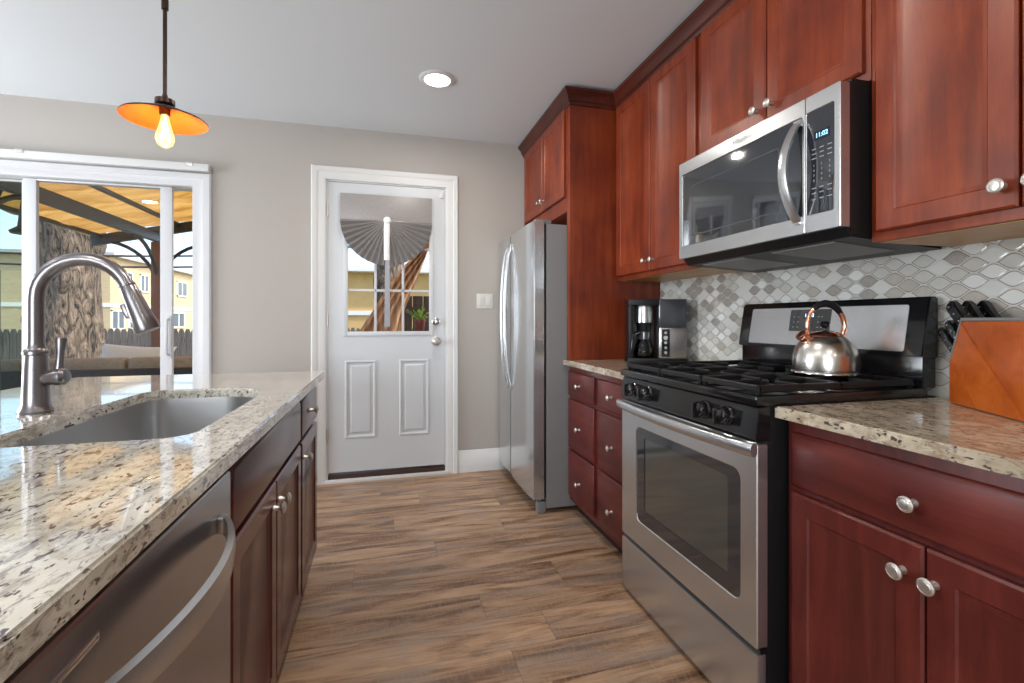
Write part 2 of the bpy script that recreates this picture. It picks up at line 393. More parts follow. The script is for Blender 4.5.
def text(name, s, loc, size, mat, parent, u, v, shear=0, depth=.0004):
    cu = bpy.data.curves.new(name, 'FONT'); cu.body = s; cu.size = size; cu.extrude = depth; cu.shear = shear
    cu.align_x = 'CENTER'; cu.align_y = 'CENTER'
    to = bpy.data.objects.new('tmp', cu); C.objects.link(to); bpy.context.view_layer.update()
    me = bpy.data.meshes.new_from_object(to.evaluated_get(bpy.context.evaluated_depsgraph_get())); bpy.data.objects.remove(to)
    u, v = Vector(u), Vector(v); n = u.cross(v); mt = Matrix((u, v, n)).transposed().to_4x4()
    off = Vector((0, 0, 0)); p = parent
    while p: off += p.location; p = p.parent
    mt.translation = Vector(loc)-off; me.transform(mt); me.name = name; me.materials.clear(); me.materials.append(M[mat])
    o = bpy.data.objects.new(name, me); C.objects.link(o); o.parent = parent; return o

FACE = [(0, 0), (0, .014), (.005, .019), (.052, .019), (.056, .015), (.062, .0145), (.072, .009)]
SLAB = [(0, 0), (0, .012), (.003, .016), (.010, .019)]
def front(parent, name, X, s, y0, y1, z0, z1, steps, mat, knob=None, krad=.0165):
    """cabinet front on plane X facing s (-1: -X, +1: +X); knob=(y,z)"""
    b = MB(); b.panel((X, y0, z0), (0, 1, 0), (0, 0, 1), (s, 0, 0), y1-y0, z1-z0, steps); d = b.build(name, mat, parent)
    if knob:
        k = MB(); k.lathe([(0, 0), (.009, 0), (.0085, .004), (.0055, .010), (.0055, .016), (.011, .021), (krad, .024), (krad, .027), (krad-.003, .029), (krad-.004, .028), (krad-.006, .031), (.004, .0325), (0, .0325)], (X+s*.0185, knob[0], knob[1]), (s, 0, 0), 24)
        k.build('knob', 'nickel', d)
    return d

# ------------------------------------------------------------------ room
XW, YB, ZC = 1.66, 3.56, 2.515
XL, YR = -3.9, -3.05
DX0, DX1, DZ1 = -.389, .433, 2.129          # entry door slab
SX0, SX1, SZ1 = -3.02, -1.193, 2.060        # sliding door hole
b = MB(); b.box(XL, XW, YR, YB, -.1, 0); struct(b.build('floor', 'floor'))
b = MB(); b.box(XL-.2, XW+.2, YR-.2, YB+.2, ZC, ZC+.12); struct(b.build('ceiling', 'ceiling'))
b = MB(); e = .16
HX0, HX1, HZ1 = DX0-.012, DX1+.012, DZ1+.012
for a in ((XL, SX0, 0, ZC), (SX1, HX0, 0, ZC), (HX1, XW, 0, ZC), (SX0, SX1, SZ1, ZC), (HX0, HX1, HZ1, ZC)):
    b.box(a[0], a[1], YB, YB+e, a[2], a[3])
struct(b.build('wall_back', 'wall', smooth=False))
b = MB(); b.box(XW, XW+.12, YR, YB+e, 0, ZC); struct(b.build('wall_right', 'wall'))
b = MB()   # left wall with an opening added for light
for a in ((YR, 1.5, 0, ZC), (3.2, YB+e, 0, ZC), (1.5, 3.2, 0, .6), (1.5, 3.2, 2.25, ZC)): b.box(XL-.12, XL, a[0], a[1], a[2], a[3])
struct(b.build('wall_left', 'wall', smooth=False))
b = MB()
for a in ((XL, -3.3, 0, ZC), (-.9, XW, 0, ZC), (-3.3, -.9, 0, .6), (-3.3, -.9, 2.25, ZC)): b.box(a[0], a[1], YR-.12, YR, a[2], a[3])
struct(b.build('wall_rear', 'wall', smooth=False))
def win_frame(name, horiz, c, lo, hi, z0, z1):
    b = MB()
    def bx(a0, a1, q0, q1):
        if horiz: b.box(a0, a1, c-.04, c+.02, q0, q1, .004)
        else: b.box(c-.04, c+.02, a0, a1, q0, q1, .004)
    bx(lo, lo+.07, z0, z1); bx(hi-.07, hi, z0, z1); bx(lo+.07, hi-.07, z0, z0+.07); bx(lo+.07, hi-.07, z1-.07, z1)
    m_ = (lo+hi)/2; bx(m_-.03, m_+.03, z0+.07, z1-.07)
    o = struct(b.build(name, 'white'))
    g = MB()
    if horiz: g.box(lo+.07, hi-.07, c-.014, c-.008, z0+.07, z1-.07)
    else: g.box(c-.014, c-.008, lo+.07, hi-.07, z0+.07, z1-.07)
    g.build('pane', 'glass', o)
win_frame('unseen_window_1', True, YR, -3.3, -.9, .6, 2.25)  # both windows are unseen, put in to let light into the room
win_frame('unseen_window_2', False, XL, 1.5, 3.2, .6, 2.25)
# baseboards
def baseboard(name, x0, x1):
    b = MB(); b.prism([(x0, YB, 0), (x0, YB-.018, 0), (x0, YB-.018, .125), (x0, YB-.012, .135), (x0, YB-.010, .150), (x0, YB-.004, .162), (x0, YB, .164)], (x1-x0, 0, 0))
    struct(b.build(name, 'white'))
baseboard('baseboard_back', .532, .90); baseboard('baseboard_back_left', -1.10, -.50)

# entry door: casing, jamb, threshold
CX0, CX1, CZ1 = -.499, .531, 2.234
b = MB()
def casing(pts_in, pts_out):
    """casing profile between inner and outer outlines: stepped face"""
    lv = [(0, 0), (0, .012), (.12, .017), (.55, .017), (.62, .022), (.92, .024), (1, .016), (1, 0)]
    rows = []
    for t, dy in lv:
        rows.append([b.bm.verts.new((pi[0]*(1-t)+po[0]*t, YB-dy, pi[1]*(1-t)+po[1]*t)) for pi, po in zip(pts_in, pts_out)])
    for r0, r1 in zip(rows, rows[1:]):
        for k in range(len(pts_in)-1): b.bm.faces.new((r0[k], r0[k+1], r1[k+1], r1[k]))
casing([(DX0-.012, 0), (DX0-.012, DZ1+.012), (DX1+.012, DZ1+.012), (DX1+.012, 0)], [(CX0, 0), (CX0, CZ1), (CX1, CZ1), (CX1, 0)])
struct(b.build('trim_1', 'white'))
b = MB()   # jambs
b.box(HX0, DX0-.002, YB+.001, YB+.15, 0, HZ1); b.box(DX1+.002, HX1, YB+.001, YB+.15, 0, HZ1); b.box(DX0, DX1, YB+.001, YB+.15, DZ1+.003, HZ1)
struct(b.build('trim_2', 'white'))
b = MB(); b.box(DX0-.002, DX1+.002, YB+.005, YB+.13, .0, .05, .004); struct(b.build('trim_3', 'sill_wood'))
b = MB(); b.box(DX0-.02, DX1+.02, YB-.028, YB+.004, 0, .022, .004); struct(b.build('trim_4', 'white'))
# door slab with window hole
DY = YB+.006; DT = .042
door = bpy.data.objects.new('door_1', None); C.objects.link(door); door.location = ((DX0+DX1)/2, DY+.02, .075)
struct(door, 'white half-glass entry door with pleated grey shade and two lower panels', 'door')
DZ0 = .068
WX0, WX1, WZ0, WZ1 = -.262, .322, 1.062, 1.99
b = MB()
def dpanel(x0, x1, z0, z1):   # raised embossed panel
    b.panel((x1, DY, z0), (-1, 0, 0), (0, 0, 1), (0, -1, 0), x1-x0, z1-z0, [(0, -.012), (0, 0), (.006, .0065), (.014, .0065), (.022, -.005), (.034, -.005), (.046, .003), (.05, .003)])
P1 = (-.278, -.062); P2 = (.100, .318); PZ = (.303, .862)
holes = []
b.box(DX0, DX1, DY, DY+DT, DZ0, PZ[0]); b.box(DX0, P1[0], DY, DY+DT, PZ[0], PZ[1]); b.box(P1[1], P2[0], DY, DY+DT, PZ[0], PZ[1]); b.box(P2[1], DX1, DY, DY+DT, PZ[0], PZ[1])
b.box(DX0, DX1, DY, DY+DT, PZ[1], WZ0); b.box(DX0, WX0, DY, DY+DT, WZ0, WZ1); b.box(WX1, DX1, DY, DY+DT, WZ0, WZ1); b.box(DX0, DX1, DY, DY+DT, WZ1, DZ1)
bmesh.ops.remove_doubles(b.bm, verts=b.bm.verts[:], dist=1e-5)
for (x0, x1) in (P1, P2): b.box(x0, x1, DY+.02, DY+DT-.002, *PZ); dpanel(x0, x1, *PZ)
b.build('door_slab', 'door_white', door, recalc=False, smooth=False)
b = MB(); f_ = .026
for a in ((WX0-f_, WX0+.006, WZ0-f_, WZ1+f_), (WX1-.006, WX1+f_, WZ0-f_, WZ1+f_), (WX0, WX1, WZ0-f_, WZ0+.006), (WX0, WX1, WZ1-.006, WZ1+f_)):
    b.box(a[0], a[1], DY-.010, DY+.004, a[2], a[3], .004)
b.build('window_frame', 'door_white', door)
b = MB()
for i in (1, 2): x = WX0+(WX1-WX0)*i/3; b.box(x-.009, x+.009, DY+.008, DY+.030, WZ0, WZ1, .003)
for z in (1.365, 1.675): b.box(WX0, WX1, DY+.008, DY+.030, z-.009, z+.009, .003)
b.build('muntins', 'vinyl', door)
b = MB(); b.box(WX0, WX1, DY+.017, DY+.021, WZ0, WZ1); b.build('pane', 'glass', door)
for z in (.335, 1.155, 1.93):
    b = MB(); b.box(DX0-.011, DX0+.004, DY-.008, DY+.002, z-.05, z+.05, .002).cyl((DX0-.004, DY-.010, z-.05), (DX0-.004, DY-.010, z+.05), .006); b.build('hinge', 'nickel', door)
b = MB(); b.lathe([(0, 0), (.032, 0), (.032, .006), (.026, .012), (.014, .016), (.014, .03), (0, .03)], (.366, DY-.001, 1.138), (0, -1, 0)); b.box(.362, .370, DY-.045, DY-.028, 1.122, 1.154, .002); b.build('deadbolt', 'chrome', door)
b = MB(); b.lathe([(0, 0), (.033, 0), (.033, .006), (.018, .012), (.012, .02), (.012, .032), (.022, .038), (.028, .050), (.027, .060), (.018, .068), (0, .070)], (.366, DY-.001, .993), (0, -1, 0)); b.build('door_knob', 'nickel', door)
b = MB(); b.box(.395, .425, DY-.012, DY+.001, 2.06, 2.105, .004); b.build('latch', 'plate', door)
# pleated shade
shade = thing('window_shade', 'grey fabric shade with pleated half-round fan over the door window', 'window shade', (.011, DY-.02, 1.85))
b = MB(); b.box(-.307, .335, DY-.026, DY-.016, 1.865, 2.05, .003); b.build('valance', 'shade_fabric', shade)
b = MB(); cx, cz = .014, 1.868; nP = 44; inner = []; outer = []
for i in range(nP+1):
    a = math.pi*i/nP; dy = -.020 if i % 2 else .012
    co, si = -math.cos(a), -math.sin(a)
    inner.append(b.bm.verts.new((cx+co*.02, DY-.030, cz+si*.02)))
    outer.append(b.bm.verts.new((cx+co*.321, DY-.026+dy, cz+si*.325)))
for i in range(nP): b.bm.faces.new((inner[i], inner[i+1], outer[i+1], outer[i]))
o = b.build('pleated_fan', 'shade_pleat', shade, smooth=False)
md = o.modifiers.new('s', 'SOLIDIFY'); md.thickness = .002
b = MB(); b.tube([(.014, DY-.034, 1.868), (.012, DY-.047, 1.80), (.011, DY-.052, 1.68), (.012, DY-.046, 1.58)], [.018, .022, .020, .020], 12, flat=.35, up=(0, 1, 0)); b.lathe([(0, -.012), (.02, -.008), (.026, 0), (.02, .008), (0, .012)], (.014, DY-.043, 1.868), (0, -1, 0)); b.build('tie', 'white_tie', shade)
b = MB(); b.prism([(.000, DY-.048, 1.58), (.030, DY-.048, 1.58), (.036, DY-.014, 1.10), (-.006, DY-.014, 1.10)], (0, .003, 0))
b.build('ribbon', 'ribbon', shade)

# sliding door: casing, head rail, frame, panels
b = MB()
casing([(SX1-.03, 0), (SX1-.03, SZ1-.03), (SX0+.03, SZ1-.03), (SX0+.03, 0)], [(-1.113, 0), (-1.113, 2.119), (SX0-.09, 2.119), (SX0-.09, 0)])
struct(b.build('trim_5', 'vinyl'))
d2 = bpy.data.objects.new('door_2', None); C.objects.link(d2); d2.location = (-2.1, YB+.06, 0)
struct(d2, 'white vinyl sliding patio door standing part open beyond the island', 'door')
b = MB()
b.box(SX1-.032, SX1, YB+.0, YB+.14, .0, SZ1, .003); b.box(SX0, SX0+.03, YB, YB+.14, 0, SZ1, .003); b.box(SX0+.03, SX1-.032, YB, YB+.14, SZ1-.032, SZ1, .003); b.box(SX0+.03, SX1-.032, YB, YB+.14, 0, .035, .003)
b.build('door_frame', 'vinyl', d2)
def sash(x0, x1, y, wst, name, gm, wr=None):
    wr = wr or wst; z0, z1 = .037, SZ1-.034
    b = MB(); t = .03
    b.box(x0, x0+wst, y, y+t, z0, z1, .004); b.box(x1-wr, x1, y, y+t, z0, z1, .004); b.box(x0+wst, x1-wr, y, y+t, z1-.012, z1, .003); b.box(x0+wst, x1-wr, y, y+t, z0, z0+.09, .004)
    o = b.build(name, 'vinyl', d2)
    g = MB(); g.box(x0+wst-.004, x1-wr+.004, y+.012, y+.018, z0+.08, z1-.008); g.build('pane', gm, o); return o
def PX(px, y):   # world x at pixel column and depth y
    t = (px-512)/FPX; s_, c_ = math.sin(R(15)), math.cos(R(15)); return y*(s_+t*c_)/(c_-t*s_)
sl = sash(PX(22.5, YB+.03), PX(172, YB+.03), YB+.03, PX(36, YB+.03)-PX(22.5, YB+.03), 'sliding_panel', 'glass', PX(172, YB+.03)-PX(160, YB+.03))
sash(SX0+.032, PX(27, YB+.09), YB+.09, .028, 'fixed_panel', 'glass_green')
b = MB(); hx = PX(167, YB); b.tube([(hx, YB+.03, 1.16), (hx, YB-.01, 1.15), (hx+.004, YB-.022, 1.08), (hx+.004, YB-.022, 1.0), (hx, YB-.01, .93), (hx, YB+.03, .92)], .009, 10); b.box(hx-.014, hx+.014, YB+.022, YB+.031, .90, 1.18, .003)
b.build('handle', 'vinyl', sl)
rail = thing('blind_headrail', 'long white vertical blind head rail above the sliding patio door', 'blind rail', (-2.1, YB-.04, 2.15))
b = MB(); b.box(SX0-.05, -1.113, YB-.062, YB-.002, 2.121, 2.168, .005); b.box(SX0-.05, -1.116, YB-.064, YB-.060, 2.121, 2.130); b.build('rail', 'white', rail)
for px in (19, 189):
    x = PX(px, YB-.06); b = MB(); b.box(x-.02, x+.02, YB-.068, YB-.060, 2.150, 2.172, .003); b.build('bracket', 'nickel', rail)
# switch plate
sw = thing('light_switch', 'double rocker light switch plate on the wall left of the fridge', 'light switch', (.736, YB-.001, 1.29))
sx0, sx1 = PX(476.5, YB), PX(492.5, YB)
b = MB(); b.box(sx0, sx1, YB-.006, YB-.0002, 1.238, 1.352, .003); b.build('plate', 'plate', sw)
for k in (0, 1):
    xx = sx0+(sx1-sx0)*(.27+.46*k); b = MB(); b.box(xx-.016, xx+.016, YB-.012, YB-.005, 1.262, 1.328, .002); b.build('rocker', 'plate', sw)

# ------------------------------------------------------------------ counters
def slab_poly(name, outer, hole, z0, z1, mat, label):
    t = bmesh.new(); loops = []
    for poly in (outer, hole) if hole else (outer,):
        vs = [t.verts.new((x, y, z1)) for x, y in poly]; loops.append([t.edges.new((vs[i], vs[(i+1) % len(vs)])) for i in range(len(vs))])
    ed = [e_ for l in loops for e_ in l]
    bmesh.ops.triangle_fill(t, use_beauty=True, edges=ed)
    ext = bmesh.ops.extrude_face_region(t, geom=t.faces[:])
    for v in [g for g in ext['geom'] if isinstance(g, bmesh.types.BMVert)]: v.co.z = z0
    bmesh.ops.recalc_face_normals(t, faces=t.faces[:])
    be = [e_ for e_ in t.edges if len(e_.link_faces) == 2 and abs(e_.link_faces[0].normal.dot(e_.link_faces[1].normal)) < .3 and abs(e_.verts[0].co.z-e_.verts[1].co.z) < 1e-6 and e_.verts[0].co.z > z0+.001]
    bmesh.ops.bevel(t, geom=be, offset=.004, segments=2, affect='EDGES')
    b = MB(); b.merge(t); o = b.build(name, mat); tag(o, label, 'countertop'); return o
def arc(cx, cy, r, a0, a1, k=6): return [(cx+r*math.cos(R(a0+(a1-a0)*i/k)), cy+r*math.sin(R(a0+(a1-a0)*i/k))) for i in range(k+1)]
def bez(p0, p1, p2, k=8): return [tuple((1-t)**2*a+2*t*(1-t)*b_+t*t*c_ for a, b_, c_ in zip(p0, p1, p2)) for t in [i/k for i in range(k+1)]]
hole = [(-.385, 1.20), (-.385, 1.52)]+bez((-.386, 1.60), (-.40, 1.84), (-.54, 1.842), 10)+[(-.64, 1.842)]+bez((-.70, 1.842), (-.757, 1.842), (-.757, 1.74), 6)+[(-.757, 1.5), (-.757, 1.22)]+arc(-.697, 1.15, .06, 180, 270, 5)+arc(-.445, 1.15, .06, 270, 360, 5)
IX0, IX1, IY0, IY1 = -1.245, -.270, .385, 2.345
islc = slab_poly('island_countertop', [(IX0, IY0), (IX1, IY0), (IX1, IY1), (-.52, IY1+.01), (-.95, IY1+.01), (IX0+.02, IY1), (IX0, IY1-.02)], hole, .884, .914, 'granite_island_sheen', 'speckled granite countertop paled by painted window reflection, with sink cut-out on the island')
nc = slab_poly('countertop', [(1.027, .36), (1.648, .36), (1.648, 1.062), (1.027, 1.062)], None, .884, .914, 'granite', 'speckled beige granite countertop under the knife block')
fc = slab_poly('countertop', [(1.027, 1.838), (1.648, 1.838), (1.648, 2.655), (1.027, 2.655)], None, .884, .914, 'granite', 'short speckled granite countertop between stove and fridge, under coffee maker')
b = MB(); b.box(1.649, 1.6595, .36, 2.60, .914, 1.42); tag(b.build('tile_backsplash', 'mosaic'), 'grey and white leaf-shaped mosaic tile backsplash behind stove and counters', 'backsplash')

# ------------------------------------------------------------------ base cabinets
def cab(name, label, x0, x1, y0, y1, z0, z1, mat, toe=0, s=-1, under=False, group=None):
    t = thing(name, label, 'cabinet', ((x0+x1)/2, (y0+y1)/2, z0))
    b = MB(); b.box(x0, x1, y0, y1, z0+toe, z1, .0015); b.build('body', mat, t)
    if toe:
        a0, a1 = (x0+.055, x1) if s < 0 else (x0, x1-.055)
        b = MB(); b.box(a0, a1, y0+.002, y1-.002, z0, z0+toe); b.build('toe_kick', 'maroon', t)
    if under:
        b = MB(); b.box(x0+.02, x1-.002, y0+.012, y1-.012, z0-.0015, z0+.002); b.build('underside', 'underside', t)
    return t
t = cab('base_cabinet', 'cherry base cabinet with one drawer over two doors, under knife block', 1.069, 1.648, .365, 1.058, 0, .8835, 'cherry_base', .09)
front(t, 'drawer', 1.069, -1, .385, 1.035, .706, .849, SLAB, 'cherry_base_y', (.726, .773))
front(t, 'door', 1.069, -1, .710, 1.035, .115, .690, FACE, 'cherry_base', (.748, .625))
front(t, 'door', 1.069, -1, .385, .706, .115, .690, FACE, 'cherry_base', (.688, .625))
t = cab('drawer_cabinet', 'cherry base cabinet with six small drawers between fridge and stove', 1.069, 1.648, 1.838, 2.652, 0, .8835, 'cherry_base', .08)
for (y0, y1, ky) in ((2.282, 2.638, 2.46), (1.862, 2.234, 2.07)):
    for (z0, z1, kz) in ((.704, .848, .777), (.396, .684, .535), (.115, .383, .229)):
        front(t, 'drawer', 1.069, -1, y0, y1, z0, z1, SLAB, 'cherry_base_y', (ky, kz), .014)
# island cabinets
FX = -.318
t = thing('sink_base_cabinet', 'dark cherry island sink cabinet with false drawer front and two doors', 'cabinet', (-.62, 1.48, 0))
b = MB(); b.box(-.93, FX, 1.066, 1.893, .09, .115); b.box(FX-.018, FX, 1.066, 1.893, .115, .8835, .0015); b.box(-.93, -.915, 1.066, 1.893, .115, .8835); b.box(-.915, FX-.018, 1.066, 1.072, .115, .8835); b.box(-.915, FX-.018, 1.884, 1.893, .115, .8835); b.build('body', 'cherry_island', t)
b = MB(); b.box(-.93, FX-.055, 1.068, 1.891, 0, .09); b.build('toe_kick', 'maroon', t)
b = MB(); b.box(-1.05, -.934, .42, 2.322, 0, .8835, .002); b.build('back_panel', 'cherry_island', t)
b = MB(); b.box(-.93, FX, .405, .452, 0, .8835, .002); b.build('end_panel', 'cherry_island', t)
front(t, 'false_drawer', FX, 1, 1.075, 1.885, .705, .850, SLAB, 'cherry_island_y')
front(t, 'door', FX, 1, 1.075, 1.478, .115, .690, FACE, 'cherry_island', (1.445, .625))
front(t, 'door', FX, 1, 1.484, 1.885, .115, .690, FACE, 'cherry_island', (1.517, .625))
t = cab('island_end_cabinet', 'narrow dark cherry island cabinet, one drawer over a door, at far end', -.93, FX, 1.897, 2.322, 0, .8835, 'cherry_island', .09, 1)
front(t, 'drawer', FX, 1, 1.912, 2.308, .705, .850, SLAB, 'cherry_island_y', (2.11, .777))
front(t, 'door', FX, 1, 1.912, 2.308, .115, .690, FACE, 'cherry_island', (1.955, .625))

# dishwasher
dw = thing('dishwasher', 'stainless dishwasher with bowed bar handle built into the island', 'dishwasher', (-.6, .756, 0))
b = MB(); b.box(-.90, -.325, .458, 1.060, .09, .882, .003); b.build('tub', 'black_satin', dw)
b = MB(); b.box(-.325, -.297, .460, 1.058, .115, .850, .006, 3); dpn = b.build('door', 'steel_dark', dw)
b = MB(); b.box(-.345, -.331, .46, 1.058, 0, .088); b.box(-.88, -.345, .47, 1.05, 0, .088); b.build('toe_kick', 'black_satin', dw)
pts = []; n_ = 18; b = MB()
ring = []
for i in range(n_+1):
    f = i/n_; y = .50+f*(.992-.50); bow = math.sin(math.pi*f)**.75*.062
    x = -.291+bow; h = .016+.006*math.sin(math.pi*f)
    ring.append([b.bm.verts.new((x+dx, y, .772+dz)) for dx, dz in ((-.006, -h), (.004, -h+.002), (.006, 0), (.004, h-.002), (-.006, h))])
for a, c_ in zip(ring, ring[1:]):
    for k in range(5): b.bm.faces.new((a[k], a[(k+1) % 5], c_[(k+1) % 5], c_[k]))
b.bm.faces.new(ring[0]); b.bm.faces.new(ring[-1])
b.box(-.298, -.286, .495, .515, .757, .787, .003); b.box(-.298, -.286, -.0+.975, .996, .757, .787, .003)
b.build('handle', 'steel', dw, 60)
b = MB(); b.panel((-.2975, .490, .806), (0, 1, 0), (0, 0, 1), (1, 0, 0), .115, .010, [(0, 0), (0, .0015), (.001, .002), (.003, .002), (.0035, .001)]); b.build('badge', 'chrome', dw)

# sink
sink = thing('kitchen_sink', 'undermount stainless steel sink in the island countertop', 'sink', (-.57, 1.47, .66))
b = MB(); cxs, cys = -.57, 1.465
def ringh(sc_, z, grow=0): return [b.bm.verts.new((cxs+(x-cxs)*sc_, cys+(y-cys)*sc_, z)) for x, y in hole]
rs = [ringh(1.07, .8835), ringh(1.012, .8835), ringh(1.010, .86), ringh(.99, .72), ringh(.97, .695), ringh(.92, .68), ringh(.12, .674)]
for a, c_ in zip(rs, rs[1:]):
    for k in range(len(a)): b.bm.faces.new((a[k], a[(k+1) % len(a)], c_[(k+1) % len(a)], c_[k]))
b.bm.faces.new(rs[-1])
o = b.build('basin', 'steel_v', sink, recalc=True, angle=50)
b = MB(); b.lathe([(0, .002), (.03, .002), (.036, .006), (.042, .004), (.045, 0)], (cxs, cys, .675)); b.build('drain', 'chrome', sink)

# faucet
fx, fy = -.857, 1.475
fa = thing('kitchen_faucet', 'tall gooseneck pull-down faucet in brushed steel behind the sink', 'faucet', (fx, fy, .914))
b = MB(); b.lathe([(0, 0), (.034, 0), (.035, .006), (.031, .014), (.028, .022), (.0265, .06), (.025, .11), (.0225, .146), (.026, .149), (.026, .156), (.022, .159), (.0190, .165), (.018, .175), (0, .175)], (fx, fy, .9142)); b.build('body', 'faucet', fa)
b = MB(); pts = [(fx, fy, 1.08), (fx, fy, 1.14), (fx, fy, 1.204)]
ccx, ccz, rr = fx+.1015, 1.206, .1015
for i in range(1, 15): a = R(180-i*160/14); pts.append((ccx+rr*math.cos(a), fy, ccz+rr*math.sin(a)))
b.tube(pts, .0172, 20); b.build('spout', 'faucet', fa)
e_ = Vector(pts[-1]); dn = (Vector((-.612, fy, 1.122))-e_).normalized()
b = MB(); b.lathe([(0, -.004), (.0185, -.004), (.0195, 0), (.0185, .003), (.0195, .006), (.021, .03), (.0265, .093), (.0295, .124), (.028, .129), (.024, .130), (.0, .128)], e_, dn); b.box(-.010, .010, -.006, .006, -.02, .02, .004, mat=Matrix.Translation(e_+dn*.06+Vector((-.024, 0, -.012)))@dn.to_track_quat('Z', 'Y').to_matrix().to_4x4()); b.build('spray_head', 'faucet', fa)
b = MB(); b.lathe([(0, 0), (.018, 0), (.019, .020), (.023, .030), (.023, .042), (.017, .050), (0, .053)], (fx+.016, fy, 1.000), (1, 0, .12)); b.lathe([(.0, 0), (.0105, .006), (.0085, .03), (.0085, .055), (.0125, .085), (.011, .092), (0, .093)], (fx+.048, fy, 1.012), (.06, 0, 1)); b.build('lever', 'faucet', fa)

# ------------------------------------------------------------------ uppers
UX = 1.352; UT = 2.44
b = MB(); b.box(1.050, 1.6585, 2.602, 2.650, .9145, UT, .001); tag(b.build('refrigerator_side_panel', 'cherry'), 'tall dark cherry panel between the fridge and the coffee corner', 'cabinet panel')
t = cab('refrigerator_cabinet', 'deep two-door cherry cabinet mounted above the refrigerator', 1.052, 1.655, 2.652, 3.555, 1.80, UT, 'cherry')
front(t, 'door', 1.052, -1, 2.668, 3.066, 1.888, 2.415, FACE, 'cherry', (3.035, 1.955), .012)
front(t, 'door', 1.052, -1, 3.074, 3.49, 1.888, 2.415, FACE, 'cherry', (3.105, 1.955), .012)
t = cab('wall_cabinet', 'tall two-door cherry wall cabinet above the coffee maker', UX, 1.655, 1.812, 2.600, 1.385, UT, 'cherry', under=True)
front(t, 'door', UX, -1, 2.204, 2.575, 1.408, 2.415, FACE, 'cherry', (2.238, 1.463), .013)
front(t, 'door', UX, -1, 1.830, 2.198, 1.408, 2.415, FACE, 'cherry', (2.166, 1.463), .013)
t = cab('wall_cabinet', 'short two-door cherry wall cabinet directly above the microwave', UX, 1.655, 1.050, 1.810, 1.842, UT, 'cherry')
front(t, 'door', UX, -1, 1.424, 1.790, 1.868, 2.415, FACE, 'cherry', (1.462, 1.922), .015)
front(t, 'door', UX, -1, 1.066, 1.418, 1.868, 2.415, FACE, 'cherry', (1.392, 1.922), .015)
t = cab('wall_cabinet', 'large two-door cherry wall cabinet above the knife block', UX, 1.655, .375, 1.048, 1.372, UT, 'cherry', under=True)
front(t, 'door', UX, -1, .7135, 1.026, 1.398, 2.415, FACE, 'cherry', (.738, 1.447))
front(t, 'door', UX, -1, .40, .7075, 1.398, 2.415, FACE, 'cherry', (.678, 1.447))
# crown moulding
path = [(1.052, 3.556), (1.052, 2.602), (UX, 2.602), (UX, .377)]
prof = [(0, 2.415), (.005, 2.417), (.008, 2.425), (.010, 2.432), (.020, 2.440), (.026, 2.458), (.036, 2.474), (.046, 2.482), (.050, 2.486), (.050, 2.500), (.0, 2.500)]
b = MB(); rows = []
for i, p in enumerate(path):
    dirs = []
    if i > 0: dirs.append((Vector(path[i])-Vector(path[i-1])).normalized())
    if i < len(path)-1: dirs.append((Vector(path[i+1])-Vector(path[i])).normalized())
    ns = [Vector((d.y, -d.x)) for d in dirs]
    m_ = ns[0] if len(ns) == 1 else (ns[0]+ns[1])/(1+ns[0].dot(ns[1]))
    rows.append([b.bm.verts.new((p[0]+m_.x*(o_+.0005), p[1]+m_.y*(o_+.0005), z)) for o_, z in prof])
for a, c_ in zip(rows, rows[1:]):
    for k in range(len(prof)): b.bm.faces.new((a[k], a[(k+1) % len(prof)], c_[(k+1) % len(prof)], c_[k]))
b.bm.faces.new(rows[0]); b.bm.faces.new(rows[-1])
tag(b.build('crown_molding', 'espresso', angle=20), 'dark cherry crown molding running along the tops of the wall cabinets', 'molding')

# ------------------------------------------------------------------ refrigerator
fr = thing('refrigerator', 'stainless side-by-side refrigerator with grey sides by the back wall', 'refrigerator', (1.24, 3.09, 0))
FY0, FY1, FS = 2.662, 3.530, 3.196
b = MB(); b.box(.925, 1.63, FY0, FY1, .03, 1.722, .006); b.build('cabinet', 'grey_side', fr)
def fdoor(y0, y1):
    t = bmesh.new(); k = 12; poly = []
    for i in range(k+1):
        f = i/k; poly.append((.834+.012*(2*f-1)**4, y0+f*(y1-y0)))
    poly += [(.912, y1), (.912, y0)]
    b = MB(); b.prism([(x, y, .085) for x, y in poly], (0, 0, 1.735-.085), .004); return b.build('door', 'steel_fridge', fr, 25)
fd1 = fdoor(FY0, FS-.003); fd2 = fdoor(FS+.003, FY1)
b = MB(); b.box(.914, .926, FY0+.01, FY1-.01, .09, 1.72); b.build('gasket', 'black_satin', fr)
for y, dd in ((FS-.045, fd1), (FS+.045, fd2)):
    b = MB(); pts = []
    for i in range(19):
        f = i/18; pts.append((.836-.046*math.sin(math.pi*f)**.5, y, .69+f*.965))
    b.tube(pts, .011, 12); b.box(.828, .838, y-.013, y+.013, .67, .715, .003); b.box(.828, .838, y-.013, y+.013, 1.63, 1.675, .003); b.build('handle', 'steel', dd, 50)
b = MB(); b.box(.815, .822, FS+.10, FS+.24, 1.02, 1.36, .004); 
b.bm.free()
b = MB(); b.panel((.8375, FS+.085, 1.0), (0, 1, 0), (0, 0, 1), (-1, 0, 0), .17, .36, [(0, 0), (0, .006), (.006, .007), (.012, .004), (.02, .003)]); b.build('dispenser', 'black', fd2)
b = MB(); b.box(.90, .915, FY0+.02, FY1-.02, .02, .08, .003); b.build('base_grille', 'black_satin', fr)
for y in (FY0+.03, FY1-.03):
    b = MB(); b.box(.872, .925, y-.022, y+.022, .0, .07, .008); b.build('foot', 'grey_side', fr)
    b = MB(); b.box(1.50, 1.56, y-.02, y+.02, 0, .03, .004); b.build('foot', 'grey_side', fr)
    b = MB(); b.box(.86, .96, y-.022, y+.022, 1.7355 if False else 1.722, 1.748, .005); b.build('hinge_cover', 'grey_side', fr)

